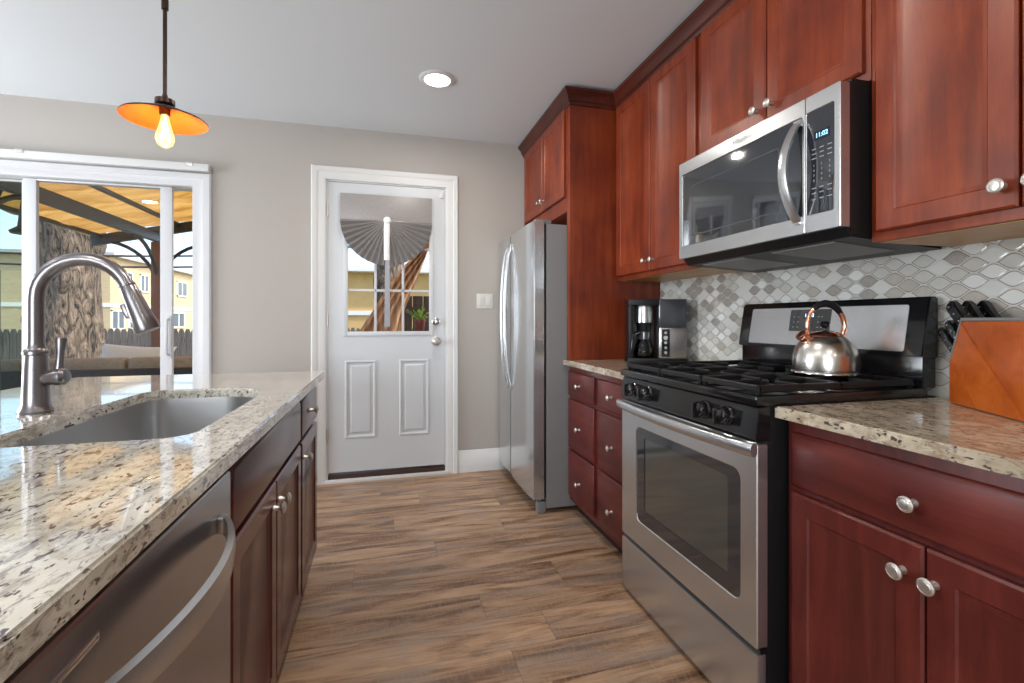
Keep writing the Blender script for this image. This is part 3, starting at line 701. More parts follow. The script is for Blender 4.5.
# ------------------------------------------------------------------ range
rg = thing('gas_range', 'freestanding gas range, stainless oven door with black cooktop and controls', 'stove', (1.31, 1.45, 0))
RY0, RY1 = 1.070, 1.830; RX = .976
b = MB(); b.box(1.012, 1.640, RY0+.002, RY1-.002, .035, .915, .002); b.build('body', 'black_satin', rg)
for x in (1.04, 1.60):
    for y in (RY0+.04, RY1-.04): b = MB(); b.cyl((x, y, 0), (x, y, .036), .016, seg=12); b.build('foot', 'black_satin', rg)
# door
wY0, wY1, wZ0, wZ1 = 1.135, 1.712, .348, .722
def rrect(y0, y1, z0, z1, r, x, k=5):
    out = []
    for (cy_, cz_, a0) in ((y1-r, z1-r, 0), (y0+r, z1-r, 90), (y0+r, z0+r, 180), (y1-r, z0+r, 270)):
        for i in range(k+1): a = R(a0+90*i/k); out.append((x, cy_+r*math.cos(a), cz_+r*math.sin(a)))
    return out
def frame_plate(b, outer, inner, rO, rI, x0, x1, lip=.003, k=5):
    """plate facing -X (x0 front, x1 back) with rounded-rect hole"""
    L = [rrect(*inner, rI, x1, k), rrect(*inner, rI, x0+lip, k), rrect(inner[0]-lip, inner[1]+lip, inner[2]-lip, inner[3]+lip, rI+lip, x0, k), rrect(outer[0]+lip, outer[1]-lip, outer[2]+lip, outer[3]-lip, rO, x0, k), rrect(*outer, rO+lip, x0+lip, k), rrect(*outer, rO+lip, x1, k)]
    V = [[b.bm.verts.new(p) for p in l] for l in L]; m_ = len(V[0])
    for a, c_ in zip(V, V[1:]+V[:1]):
        for i in range(m_): b.bm.faces.new((a[i], a[(i+1) % m_], c_[(i+1) % m_], c_[i]))
b = MB(); frame_plate(b, (RY0, RY1, .250, .812), (wY0, wY1, wZ0, wZ1), .006, .028, RX, 1.010); dr = b.build('oven_door', 'steel', rg, 30)
b = MB(); frame_plate(b, (wY0-.001, wY1+.001, wZ0-.001, wZ1+.001), (wY0+.055, wY1-.055, wZ0+.05, wZ1-.035), .026, .008, RX+.004, 1.008, .001); b.build('window_border', 'black_glass', dr)
b = MB(); b.box(RX+.007, 1.006, wY0+.056, wY1-.056, wZ0+.051, wZ1-.036); b.build('window', 'oven_glass', dr)
b = MB(); b.box(.988, 1.010, RY0+.002, RY1-.002, .236, .249); b.build('door_gap', 'black', rg)
b = MB(); b.box(RX, 1.008, RY0, RY1, .025, .236, .006); b.build('storage_drawer', 'steel', rg)
# handle: flat bowed bar
b = MB(); ring = []; k = 20
for i in range(k+1):
    f = i/k; y = RY0-.030+.0+f*(RY1-RY0+.030); bow = .016+.026*math.sin(math.pi*f)**.8; x = RX-bow
    y = RY0-.004+f*(RY1-RY0+.008)
    ring.append([b.bm.verts.new((x+dx, y, .797+dz)) for dx, dz in ((.010, -.016), (0, -.019), (-.007, -.012), (-.008, .010), (-.002, .017), (.010, .017))])
for a, c_ in zip(ring, ring[1:]):
    for q in range(6): b.bm.faces.new((a[q], a[(q+1) % 6], c_[(q+1) % 6], c_[q]))
b.bm.faces.new(ring[0]); b.bm.faces.new(ring[-1])
for y in (RY0+.012, RY1-.012): b.box(RX-.018, RX+.002, y-.012, y+.012, .782, .811, .003)
b.build('handle', 'steel', dr, 50)
# control panel (slightly slanted) and knobs
b = MB(); b.prism([(RX+.004, RY0, .818), (RX-.004, RY0, .826), (RX+.006, RY0, .908), (1.02, RY0, .915), (1.02, RY0, .818)], (0, RY1-RY0, 0), .002); cp = b.build('control_panel', 'black', rg)
for y in (1.729, 1.622, 1.287, 1.187):
    b = MB(); b.lathe([(0, 0), (.029, 0), (.029, .006), (.025, .010), (.0235, .028), (.020, .033), (0, .033)], (RX+.002, y, .867), (-1, 0, .1)); b.box(RX-.046, RX-.008, y-.007, y+.007, .843, .891, .003); b.build('knob', 'black', cp)
# cooktop
b = MB(); b.box(RX-.006, 1.60, RY0-.004, RY1+.004, .914, .942, .006); ct = b.build('cooktop', 'black', rg)
b = MB()
b.box(1.585, 1.640, RY0+.002, RY1-.002, .942, 1.04, .003)
b.build('backguard_base', 'black', rg)
bgp = [(1.572, 1.036), (1.602, 1.212), (1.610, 1.222), (1.640, 1.222), (1.640, 1.03)]
b = MB(); b.prism([(x, RY0-.006, z) for x, z in bgp], (0, RY1-RY0+.016, 0), .004); bg = b.build('backguard', 'black', rg)
def bgpt(y, z, out=0):   # point on slanted backguard face
    f = (z-1.036)/(1.212-1.036); d = Vector((.030, 0, .176)).normalized(); nn = Vector((-d.z, 0, d.x))
    return Vector((1.572+.030*f, y, z))+nn*out
def bgplate(y0, y1, z0, z1, out, mat, name, r=.008):
    b = MB(); pl = rrect(y0, y1, z0, z1, r, 0); A = [b.bm.verts.new(bgpt(p[1], p[2], .0)) for p in pl]; B_ = [b.bm.verts.new(bgpt(p[1], p[2], out)) for p in pl]
    b.bm.faces.new(A[::-1]); b.bm.faces.new(B_)
    for i in range(len(A)): b.bm.faces.new((A[i], A[(i+1) % len(A)], B_[(i+1) % len(A)], B_[i]))
    return b.build(name, mat, bg)
bgplate(1.118, 1.775, 1.050, 1.198, .002, 'steel', 'steel_fascia')
bgplate(1.385, 1.565, 1.105, 1.190, .0035, 'black_glass', 'control_glass', .004)
bgplate(1.452, 1.500, 1.155, 1.178, .0042, 'display', 'display', .002)
text('clock_digits', '11:02', bgpt(1.476, 1.1665, .0046), .019, 'led_white', bg, (0, -1, 0), Vector((.030, 0, .176)).normalized())
for i in range(4):
    for j in range(3):
        yy = 1.42+.0 if i == 0 else (1.42, 1.435, 1.525, 1.545)[i]
        bgplate(yy-.003, yy+.003, 1.120+j*.020, 1.123+j*.020, .0042, 'text', 'key_mark', .001)
# burners and grates
def burner(x, y, r):
    b = MB(); b.lathe([(0, 0), (r*1.5, 0), (r*1.4, .004), (r, .006), (r, .014), (r*.95, .018), (0, .019)], (x, y, .942), seg=28); b.build('burner', 'iron', ct)
for x, y, r in ((1.14, 1.26, .04), (1.14, 1.64, .036), (1.44, 1.26, .034), (1.44, 1.64, .04), (1.29, 1.45, .034)): burner(x, y, r)
ZG = .968
def bar(b, p, q, w_=.010, h=.014, z=ZG):
    p, q = Vector((*p, 0)), Vector((*q, 0)); d = (q-p); L = d.length; a = math.atan2(d.y, d.x)
    b.box(0, L, -w_/2, w_/2, z-h, z, .003, 1, mat=Matrix.Translation((p.x, p.y, 0))@Matrix.Rotation(a, 4, 'Z'))
for (y0, y1) in ((1.082, 1.328), (1.333, 1.567), (1.572, 1.818)):
    b = MB(); x0, x1 = .992, 1.572; ym = (y0+y1)/2
    for y in (y0+.006, y1-.006): bar(b, (x0, y), (x1, y), .012, .020)
    for x in (x0+.006, x1-.006, (x0+x1)/2): bar(b, (x, y0), (x, y1), .012, .018)
    for x in (1.14, 1.425):
        bar(b, (x, y0), (x, ym-.028)); bar(b, (x, ym+.028), (x, y1)); bar(b, (x-.14, ym), (x-.028, ym)); bar(b, (x+.028, ym), (x+.14, ym))
    for x in (x0+.01, x1-.01):
        for y in (y0+.01, y1-.01): b.box(x-.007, x+.007, y-.007, y+.007, .942, ZG-.004, .002)
    b.build('grate', 'iron', ct)

# kettle
kx, ky = 1.425, 1.262; kt = thing('tea_kettle', 'round steel whistling kettle with copper trim on the stove', 'kettle', (kx, ky, ZG))
z0 = ZG+.0003
b = MB(); b.lathe([(0, 0), (.092, 0), (.094, .004), (.0955, .018), (.096, .040), (.0945, .062), (.088, .086), (.076, .106), (.060, .121), (.044, .131), (.032, .136), (0, .138)], (kx, ky, z0+.001), seg=48); b.build('body', 'kettle', kt, 60)
b = MB(); b.lathe([(.09, 0), (.099, .002), (.101, .006), (.099, .012), (.0953, .013)], (kx, ky, z0), seg=48); b.build('base_ring', 'chrome', kt, 60)
b = MB(); b.lathe([(0, .136), (.034, .135), (.050, .128), (.053, .1285), (.049, .134), (.036, .141), (.018, .146), (0, .147)], (kx, ky, z0), seg=36); b.build('lid', 'copper', kt, 60)
b = MB(); b.lathe([(0, 0), (.007, 0), (.006, .010), (.014, .016), (.016, .024), (.011, .032), (0, .033)], (kx, ky, z0+.145), seg=24); b.build('lid_knob', 'black', kt)
u = Vector((-.70, .714, 0)).normalized()  # spout direction, left in the view
cr = Vector((.9659, -.2588, 0))  # view right
def kp(a, h, c_=0): return Vector((kx, ky, z0))+cr*a+Vector((0, 0, h))+Vector((.2588, .9659, 0))*c_
b = MB(); b.lathe([(0, 0), (.018, 0), (.0165, .022), (.019, .026), (.019, .034), (.012, .036), (0, .034)], kp(-.056, .112), (-.72, .2, .62), 24); b.build('spout', 'copper', kt)
pts = [kp(-.052, .125), kp(-.060, .150), kp(-.059, .178), kp(-.050, .204), kp(-.034, .224)]
b = MB(); b.tube(pts, .0065, 12, flat=1.0); b.build('handle_arm', 'copper', kt, 60); b = MB(); pts2 = [kp(.050, .112), kp(.060, .135), kp(.066, .160), kp(.060, .190), kp(.044, .215)]
b.tube(pts2, .0085, 12); b.build('handle_arm', 'copper', kt, 60)
b = MB(); b.tube([kp(-.040, .218), kp(-.022, .231), kp(0, .237), kp(.022, .233), kp(.040, .220), kp(.050, .206)], [.008, .011, .0125, .0125, .011, .009], 14); b.build('grip', 'black_satin', kt, 60)

# ------------------------------------------------------------------ microwave
mw = thing('microwave_oven', 'over-the-range stainless microwave with black glass door and blue clock', 'microwave', (1.45, 1.43, 1.39))
MY0, MY1, MZ0, MZ1 = 1.052, 1.812, 1.414, 1.828; MXf = 1.242
b = MB(); b.box(1.285, 1.646, MY0+.002, MY1-.002, 1.392, 1.8405, .002); b.build('body', 'black_satin', mw)
b = MB(); b.prism([(1.262, MY0+.004, 1.414), (1.285, MY0+.004, 1.388), (1.640, MY0+.004, 1.366), (1.640, MY0+.004, 1.3925), (1.285, MY0+.004, 1.414)], (0, MY1-MY0-.008, 0)); und = b.build('underside', 'black_satin', mw)
for y0, y1 in ((1.13, 1.37), (1.50, 1.74)):
    b = MB(); b.prism([(1.31, y0, 1.383), (1.56, y0, 1.368), (1.56, y0, 1.3745), (1.31, y0, 1.3895)], (0, y1-y0, 0)); b.build('grease_filter', 'grey_side', und)
SP = 1.170
wy0, wy1, wz0, wz1 = 1.176, 1.788, 1.468, 1.775
b = MB(); frame_plate(b, (SP, MY1, MZ0, MZ1), (SP+.010, wy1, wz0, wz1), .003, .006, MXf, 1.276, .002); md_ = b.build('door', 'steel', mw, 30)
b = MB(); b.box(MXf+.003, 1.276, SP+.0105, wy1-.0005, wz0+.0005, wz1-.0005, .001); b.build('window', 'black_glass', md_)
b = MB(); frame_plate(b, (SP+.10, wy1-.06, wz0+.035, wz1-.06), (SP+.105, wy1-.065, wz0+.04, wz1-.065), .004, .004, MXf+.0025, MXf+.004, .0002); b.build('window_line', 'smoke', md_)
b = MB(); frame_plate(b, (MY0, SP-.003, MZ0, MZ1), (MY0+.020, SP-.004-.002, wz0, wz1+.003), .003, .006, MXf, 1.276, .002); cpn = b.build('control_frame', 'steel', mw, 30)
b = MB(); b.box(MXf+.0015, 1.276, MY0+.0205, SP-.0065, wz0+.0005, wz1+.0025, .001); b.build('control_glass', 'black_glass', cpn)
b = MB(); b.box(1.2765, 1.286, MY0+.001, MY1-.001, 1.412, 1.830); b.build('trim_strip', 'maroon', mw)
xx = MXf+.0011
b = MB(); b.box(xx-.0002, xx+.002, 1.086, 1.138, 1.685, 1.712); b.build('display', 'display', cpn)
text('clock_digits', '11:02', (xx-.0006, 1.112, 1.6985), .019, 'led', cpn, (0, -1, 0), (0, 0, 1))
ki = 0
rows_ = [(1.662, 3), (1.648, 3), (1.634, 3), (1.612, 3), (1.597, 3), (1.582, 3), (1.567, 3), (1.545, 3), (1.530, 3), (1.512, 2)]
for z, c_ in rows_:
    for j in range(3):
        y = 1.138-j*.026
        s_ = ['1', '2', '3', '4', '5', '6', '7', '8', '9', '0', '0', '0'][ki % 12] if 1.56 < z < 1.615 else None
        if s_: text('key_digit', s_, (xx-.0004, y, z), .010, 'text', cpn, (0, -1, 0), (0, 0, 1)); ki += 1
        else:
            b = MB(); b.box(xx-.0004, xx+.001, y-.007, y+.007, z-.0022, z+.0004); b.build('key_mark', 'text', cpn)
# logo and handle
text('brand_name', 'Whirlpool', (MXf-.0004, 1.43, 1.8015), .026, 'grey_side', md_, (0, -1, 0), (0, 0, 1), .25, .0005)
b = MB(); rg_ = []
for i in range(41): a = 2*math.pi*i/40; rg_.append((MXf-.0006, 1.437+.026*math.cos(a), 1.802+.012*math.sin(a)))
b.tube(rg_, .0006, 6, False); b.build('brand_ring', 'grey_side', md_)
b = MB(); ring = []; k = 20
for i in range(k+1):
    f = i/k; z = 1.452+f*(1.762-1.452); x = MXf-.004-.052*math.sin(math.pi*f)**.8; y = SP+.022+.006*math.sin(math.pi*f)
    ring.append([b.bm.verts.new((x+dx, y+dy, z)) for dx, dy in ((.005, -.015), (-.003, -.015), (-.006, 0), (-.003, .015), (.005, .015))])
for a, c_ in zip(ring, ring[1:]):
    for q in range(5): b.bm.faces.new((a[q], a[(q+1) % 5], c_[(q+1) % 5], c_[q]))
b.bm.faces.new(ring[0]); b.bm.faces.new(ring[-1]); b.box(MXf-.006, MXf+.002, SP+.008, SP+.037, 1.446, 1.468, .003); b.box(MXf-.006, MXf+.002, SP+.008, SP+.037, 1.748, 1.770, .003); b.build('handle', 'steel', md_, 50)

# ------------------------------------------------------------------ knife block
kb0 = Vector((1.546, .977, .9145)); ku = Vector((-.500, -.866, 0)); kn = Vector((.866, -.5, 0))
def K(s_, n_, z): return kb0+ku*s_+kn*n_+Vector((0, 0, z))
kb = thing('knife_block', 'angled brown oak knife block holding black-handled knives', 'knife block', kb0)
TH = .115
def kprism(poly, n0, n1, name, mat, parent, bev=.0015):
    b = MB(); b.prism([K(s_, n0, z) for s_, z in poly], kn*(n1-n0), bev); return b.build(name, mat, parent)
# three glued wedges divided by slanted lines
kprism([(0, .0015), (0, .118), (.006, .126), (.106, .0015)], 0, TH, 'lower_wedge', 'block', kb)
kprism([(.1085, .0015), (.008, .127), (.050, .226), (.277, .0015)], 0, TH, 'middle_wedge', 'block2', kb)
kprism([(.279, .0015), (.053, .227), (.058, .232), (.320, .232), (.360, .0015)], 0, TH, 'upper_wedge', 'block', kb)
pl_ = kprism([(-.004, .116), (.048, .236), (.053, .2325), (.003, .117)], 0, TH, 'slot_plate', 'grey_side', kb, 0)
kprism([(.048, .233), (.048, .241), (.321, .241), (.321, .233)], 0, TH, 'top_plate', 'grey_side', kb, .001)
pn = Vector(( -1, 0, 0));  # outward of slanted plate in (s,z): (-.917,.398)
def knife(s_, z, n_, L, wd, label):
    o_ = K(s_, n_, z); d = ku*(-.74)+Vector((0, 0, .67)); d.normalize()
    root = thing('kitchen_knife', label, 'knife', o_, 'knives in the block')
    side = kn; up_ = d.cross(side).normalized()
    m_ = Matrix((up_, side, d)).transposed().to_4x4(); m_.translation = o_
    b = MB(); t = bmesh.new(); pr = [(-wd*.55, 0), (-wd*.5, L*.35), (-wd*.62, L*.8), (-wd*.45, L*.97), (0, L), (wd*.45, L*.95), (wd*.5, L*.6), (wd*.42, L*.2), (wd*.5, 0)]
    A = [t.verts.new((x, -.009, y)) for x, y in pr]; B_ = [t.verts.new((x, .009, y)) for x, y in pr]
    t.faces.new(A); t.faces.new(B_[::-1])
    for i in range(len(A)): t.faces.new((A[i], B_[i], B_[(i+1) % len(A)], A[(i+1) % len(A)]))
    bmesh.ops.recalc_face_normals(t, faces=t.faces[:]); bmesh.ops.bevel(t, geom=t.edges[:], offset=.003, segments=2, affect='EDGES')
    b.merge(t, m_); h = b.build('handle', 'black', root, 40)
    b = MB()
    for q in (.25, .55, .85): p = m_@Vector((0, -.0092, L*q)); b.lathe([(0, -.0008), (.0022, -.0006), (.0022, .001), (0, .001)], p, -side, 10)
    b.build('rivets', 'nickel', h)
    b = MB(); b.box(-wd*.42, wd*.42, -.0012, .0012, -.004, .0, mat=m_); b.build('blade', 'chrome', root)
knife(.040, .216, .020, .098, .036, 'large black-handled knife in the top row of the block, nearest the room')
knife(.040, .216, .055, .098, .036, 'large black-handled knife in the middle of the block\'s top row')
knife(.040, .216, .092, .098, .036, 'large black-handled knife in the top row of the block, nearest the backsplash')
knife(.020, .170, .022, .088, .027, 'small black-handled knife in the second row of the knife block')
knife(.007, .138, .018, .105, .028, 'small black-handled knife in the lowest slot of the knife block')

# ------------------------------------------------------------------ coffee maker
cm0 = Vector((1.440, 2.30, .9143)); cu_ = Vector((.93, -.367, 0)).normalized(); cv_ = Vector((-cu_.y, cu_.x, 0))
cm = thing('coffee_maker', 'black and steel drip coffee maker with glass carafe in the corner', 'coffee maker', cm0)
CMM = Matrix((cu_, cv_, Vector((0, 0, 1)))).transposed().to_4x4(); CMM = CMM@Matrix.Diagonal((1.10, .86, 1.0, 1.0)); CMM.translation = cm0
def cbox(b, *a, bev=.004): return b.box(*a, bev, 2, mat=CMM)
b = MB(); cbox(b, -.145, .145, -.02, .17, 0, .026); cbox(b, -.145, -.01, -.0, .17, 0, .022); b.build('base', 'black_satin', cm)
b = MB(); cbox(b, -.140, -.118, -.005, .165, .026, .345); cbox(b, -.117, .0, .10, .165, .026, .345); b.build('column', 'black_satin', cm)
b = MB(); cbox(b, -.142, .005, -.010, .165, .316, .350); b.build('lid', 'black_satin', cm)
b = MB(); cbox(b, .006, .140, -.012, .165, .196, .350, bev=.006); b.build('water_tank', 'smoke', cm)
b = MB(); cbox(b, .006, .142, -.018, .165, .027, .194, bev=.006); hs = b.build('control_housing', 'steel_dark', cm)
b = MB(); cbox(b, .018, .058, -.0205, -.017, .035, .186, bev=.001); b.build('control_strip', 'black_glass', hs)
for i in range(5):
    b = MB(); p = CMM@Vector((.038, -.0205, .058+i*.027)); b.lathe([(0, 0), (.008 if i != 3 else .012, 0), (.007 if i != 3 else .011, .003), (0, .003)], p, -cv_, 16); b.build('button', 'nickel', hs)
p = CMM@Vector((-.058, .055, 0))
b = MB(); b.lathe([(.050, .222), (.050, .300), (.046, .316), (0, .316)], p, seg=28); b.lathe([(0, .222), (.050, .222)], p, seg=28); b.build('brew_basket', 'steel', cm)
b = MB(); b.lathe([(0, .175), (.036, .175), (.040, .20), (.046, .221), (0, .2215)], p, seg=28); b.build('drip_cone', 'black_satin', cm)
cf = thing('glass_carafe', 'glass coffee carafe with black handle inside the coffee maker', 'carafe', p+Vector((0, 0, .0265)))
b = MB(); b.lathe([(0, .001), (.044, .001), (.054, .012), (.053, .04), (.045, .075), (.034, .105), (.032, .118)], p+Vector((0, 0, .0265)), seg=28); b.build('jug', 'carafe', cf, 60)
b = MB(); b.lathe([(0, .003), (.043, .003), (.051, .013), (.051, .045), (0, .045)], p+Vector((0, 0, .0265)), seg=28); b.build('coffee', pbr('coffee', (.02, .008, .004), .1), cf)
b = MB(); b.lathe([(.033, .100), (.036, .104), (.036, .142), (.030, .147), (0, .147)], p+Vector((0, 0, .0265)), seg=28); b.build('collar', 'smoke', cf)
hd = (-cu_*.75-cv_*.66).normalized(); q0 = p+Vector((0, 0, .0265))
b = MB(); b.tube([q0+hd*.032+Vector((0, 0, .130)), q0+hd*.060+Vector((0, 0, .140)), q0+hd*.085+Vector((0, 0, .128)), q0+hd*.096+Vector((0, 0, .09)), q0+hd*.098+Vector((0, 0, .04))], [.008, .008, .008, .007, .005], 10); b.build('handle', 'black', cf)

# ------------------------------------------------------------------ pendant and can lights
px_, py_ = -.752, 1.935; RZ = 1.858
pe = thing('pendant_lamp', 'pendant lamp with shallow orange metal shade and glowing filament bulb', 'pendant lamp', (px_, py_, RZ))
b = MB(); b.lathe([(0, .052), (.022, .050), (.030, .044), (.128, .003), (.130, .0), (.130, -.003)], (px_, py_, RZ), seg=56); 
sh = b.build('shade', 'bronze', pe, 60)
b = MB(); b.lathe([(.022, .046), (.030, .041), (.1265, .000), (.1292, -.0035)], (px_, py_, RZ), seg=56); tag(b.build('shade_lining', 'shade_in', sh, 60, recalc=False), 'orange inner face', None)
b = MB(); b.lathe([(0, .088), (.008, .088), (.010, .074), (.018, .072), (.030, .070), (.030, .054), (.022, .050), (0, .049)], (px_, py_, RZ), seg=28); b.build('collar', 'bronze', pe)
b = MB(); b.lathe([(0, .048), (.017, .048), (.017, .016), (.015, .014), (0, .014)], (px_, py_, RZ), seg=24); b.build('socket', 'bronze', pe)
b = MB(); b.cyl((px_, py_, RZ+.085), (px_, py_, ZC-.028), .0065, seg=14); b.lathe([(0, -.02), (.011, -.018), (.011, .018), (0, .02)], (px_, py_, 2.265), seg=14); b.build('rod', 'bronze', pe)
b = MB(); b.lathe([(0, -.001), (.062, -.001), (.062, -.012), (.02, -.026), (.010, -.03), (0, -.03)], (px_, py_, ZC), seg=32); b.build('canopy', 'bronze', pe)
b = MB(); b.lathe([(.012, .016), (.013, .0), (.020, -.028), (.028, -.058), (.029, -.070), (.023, -.088), (.010, -.098), (0, -.100)], (px_, py_, RZ), seg=28); b.build('bulb', 'bulb', pe, 80)
b = MB()
for i in range(8):
    a = 2*math.pi*i/8; c0, s0 = math.cos(a), math.sin(a)
    b.tube([(px_+.006*c0, py_+.006*s0, RZ-.010), (px_+.013*c0, py_+.013*s0, RZ-.070)], .0012, 6)
b.tube([(px_, py_, RZ+.012), (px_, py_, RZ-.03)], .004, 8)
b.build('filament', 'filament', pe)
light('bulb_glow', 'POINT', (px_, py_, RZ-.052), (0, 0, 0), .9, (1, .62, .30), .022, parent=pe)
CW = 9
spots = [(.285, 2.70), (.285, 1.15), (.285, -.6), (-2.6, .9), (-1.2, .4), (-1.6, -1.4), (.6, -2.2)]  # first can is in view; the others are unseen, added as fill
for i, (x, y) in enumerate(spots):
    t = thing('recessed_light', 'round recessed ceiling light, lit, between pendant and tall cabinets' if i == 0 else 'unseen round recessed ceiling light added to brighten the room', 'ceiling light', (x, y, ZC), None if i == 0 else 'unseen ceiling lights added as fill')
    b = MB(); b.lathe([(.070, -.0005), (.100, -.0005), (.100, -.004), (.088, -.010), (.074, -.010), (.070, -.004)], (x, y, ZC), seg=40); b.build('trim_ring', 'white', t)
    b = MB(); b.lathe([(0, -.009), (.060, -.008), (.0735, -.004)], (x, y, ZC), seg=40); b.build('lens', 'lens', t, recalc=False)
    light('lamp', 'AREA', (x, y, ZC-.016), (0, 0, 0), CW, (1, .93, .84), .14, parent=t)

# ------------------------------------------------------------------ outdoors
GZ = -.15
b = MB(); b.box(-90, 60, YB+e, 130, GZ-.3, GZ-.002); struct(b.build('ground', 'grass'))
b = MB(); b.box(-6, 3, YB+e+.001, 8.5, GZ-.05, GZ); struct(b.build('patio_slab', 'patio'))
def RAY(px, d): # world xy at pixel column and depth along view axis
    t = (px-512)/FPX; s_, c_ = math.sin(R(15)), math.cos(R(15)); return Vector(((s_+t*c_)*d, (c_-t*s_)*d))
def ZP(py, d): return CAMZ+(HY-py)/FPX*d
# pergola
pg = thing('pergola', 'metal-framed pergola with yellow canvas roof over the patio', 'pergola', (-2.4, 5.6, GZ))
PXA, PYB = -2.80, 7.0
def post(x, y, zt, w_=.055):
    b = MB(); b.box(x-w_, x+w_, y-w_, y+w_, GZ, zt, .006); b.box(x-w_-.02, x+w_+.02, y-w_-.02, y+w_+.02, GZ, GZ+.12, .006); b.build('post', 'post_red', pg)
for y in (4.15, PYB): post(PXA, y, 2.14); post(-.2+PXA+3.8, y, 2.14)
def beam(p, q, w_, h, mat='metal_bronze', name='beam'):
    p, q = Vector(p), Vector(q); d = (q-p); m_ = Matrix.Translation(p)@d.to_track_quat('X', 'Z').to_matrix().to_4x4()
    b = MB(); b.box(0, d.length, -w_/2, w_/2, -h/2, h/2, .004, 1, mat=m_); b.build(name, mat, pg)
for x in (PXA, 1.0-.2): beam((x, 3.95, 2.20), (x, 7.2, 2.20), .06, .12)
RC = lambda x: 2.20+.22*(x+3.4) if x < -1 else 2.728-.22*(x+1)
for y in (4.0, PYB):
    beam((-3.5, y, RC(-3.5)-.05), (-1, y, RC(-1)-.05), .07, .12); beam((-1, y, RC(-1)-.05), (1.45, y, RC(1.45)-.05), .07, .12)
for x in (-3.4, -2.56, -1.75, -1.0, -.2, 1.4): beam((x, 3.9, RC(x)-.01), (x, 7.2, RC(x)-.01), .045, .04, name='rafter')
for (x, y, dx, dy) in ((PXA, PYB, -1, 0), (PXA, PYB, 1, 0), (PXA, PYB, 0, -1), (PXA, 4.15, 0, 1)):
    b = MB(); pts = []
    for i in range(11):
        a = R(90*i/10); k = .62*(1-math.cos(a)); pts.append((x+dx*k, y+dy*k, 1.52+.62*math.sin(a)))
    b.tube(pts, .022, 8); b.build('brace', 'metal_bronze', pg)
b = MB(); nx, ny = 44, 30; grid = []
for i in range(nx+1):
    x = -3.5+4.95*i/nx; row = []
    for j in range(ny+1):
        y = 3.9+3.16*j/ny
        sag = -.05*math.sin(math.pi*((y-3.9)*1.9 % 1.0))*.8-.012*math.sin(x*31+y*3)
        row.append(b.bm.verts.new((x, y, RC(x)+.045+sag)))
    grid.append(row)
for i in range(nx):
    for j in range(ny): b.bm.faces.new((grid[i][j], grid[i+1][j], grid[i+1][j+1], grid[i][j+1]))
o = b.build('canvas_roof', 'canvas', pg, 80); md = o.modifiers.new('s', 'SOLIDIFY'); md.thickness = .004
# lantern hanging at the left
lp = RAY(18, 3.9); ln = thing('patio_lantern', 'dark patio lantern on a curved arm seen through the left glass', 'lantern', (lp.x, lp.y, 1.8))
b = MB(); b.tube([(lp.x-.14, lp.y, 1.55), (lp.x-.14, lp.y, 2.15), (lp.x-.10, lp.y, 2.26), (lp.x, lp.y, 2.30), (lp.x+.05, lp.y, 2.22)], .018, 8); b.tube([(lp.x-.14, lp.y, GZ), (lp.x-.14, lp.y, 1.56)], .022, 8); b.build('arm', 'metal_bronze', ln)
b = MB(); b.lathe([(0, 0), (.02, -.01), (.05, -.30), (.10, -.34), (.09, -.36), (0, -.37)], (lp.x+.05, lp.y, 2.22), seg=16); b.build('lamp_shade', 'metal_bronze', ln)
# tree
tp = RAY(63, 8.6); tx, ty = tp
tr = thing('tree', 'massive rough-barked tree trunk rising behind the patio sofa', 'tree', (tx, ty, GZ))
b = MB(); seg = 44; rings = []; random.seed(3)
kn_ = [(random.uniform(0, 6.28), random.uniform(0, 4), random.uniform(.05, .13)) for _ in range(16)]
for i in range(46):
    z = GZ+i*.13; rr_ = .46+.16*math.exp(-(z-GZ)*2.2)+.03*math.sin(z*2.3)
    row = []
    for k in range(seg):
        a = 2*math.pi*k/seg; r_ = rr_*(1+.05*math.sin(a*5+z*.8)+.035*math.sin(a*11-z*1.7)+.02*math.sin(a*17+z*5))
        for (ka, kz, kr) in kn_:
            da = math.atan2(math.sin(a-ka), math.cos(a-ka)); r_ += kr*math.exp(-(da*da)/.06-((z-kz)**2)/.03)
        row.append(b.bm.verts.new((tx+r_*math.cos(a)+.05*z, ty+r_*math.sin(a), z)))
    rings.append(row)
for a, c_ in zip(rings, rings[1:]):
    for k in range(seg): b.bm.faces.new((a[k], a[(k+1) % seg], c_[(k+1) % seg], c_[k]))
b.bm.faces.new(rings[-1])
b.build('trunk', 'bark', tr, 80)
for (dx, dy, dz, r0) in ((-2.2, .5, 3.2, .30), (1.8, 1.2, 3.4, .28), (.2, -.8, 3.6, .26)):
    b = MB(); p0 = Vector((tx+.25, ty, 5.0)); b.tube([p0, p0+Vector((dx*.4, dy*.4, dz*.5)), p0+Vector((dx, dy, dz))], [r0*1.3, r0, r0*.5], 12); b.build('branch', 'bark', tr, 60)
# patio sofa
sf = thing('patio_sofa', 'dark wicker outdoor sofa with tan cushions by the tree', 'outdoor sofa', (-2.7, 5.75, GZ))
sx0_, sx1_ = -4.4, -1.55; SY = 5.55
b = MB(); b.box(sx0_, sx1_, SY-.0, SY+.10, GZ+.06, .66, .02); b.box(sx0_, sx1_, SY+.10, SY+.85, GZ+.06, .22, .02); b.box(sx0_, sx0_+.14, SY+.10, SY+.85, .22, .5, .02); b.box(sx1_-.14, sx1_, SY+.10, SY+.85, .22, .5, .02)
b.build('frame', 'wicker', sf)
for i in range(4):
    b = MB(); b.cyl((sx0_+.06 if i % 2 else sx1_-.06, SY+.06 if i < 2 else SY+.79, GZ), (sx0_+.06 if i % 2 else sx1_-.06, SY+.06 if i < 2 else SY+.79, GZ+.07), .025, seg=10); b.build('leg', 'wicker', sf)
cw = (sx1_-sx0_-.28)/3
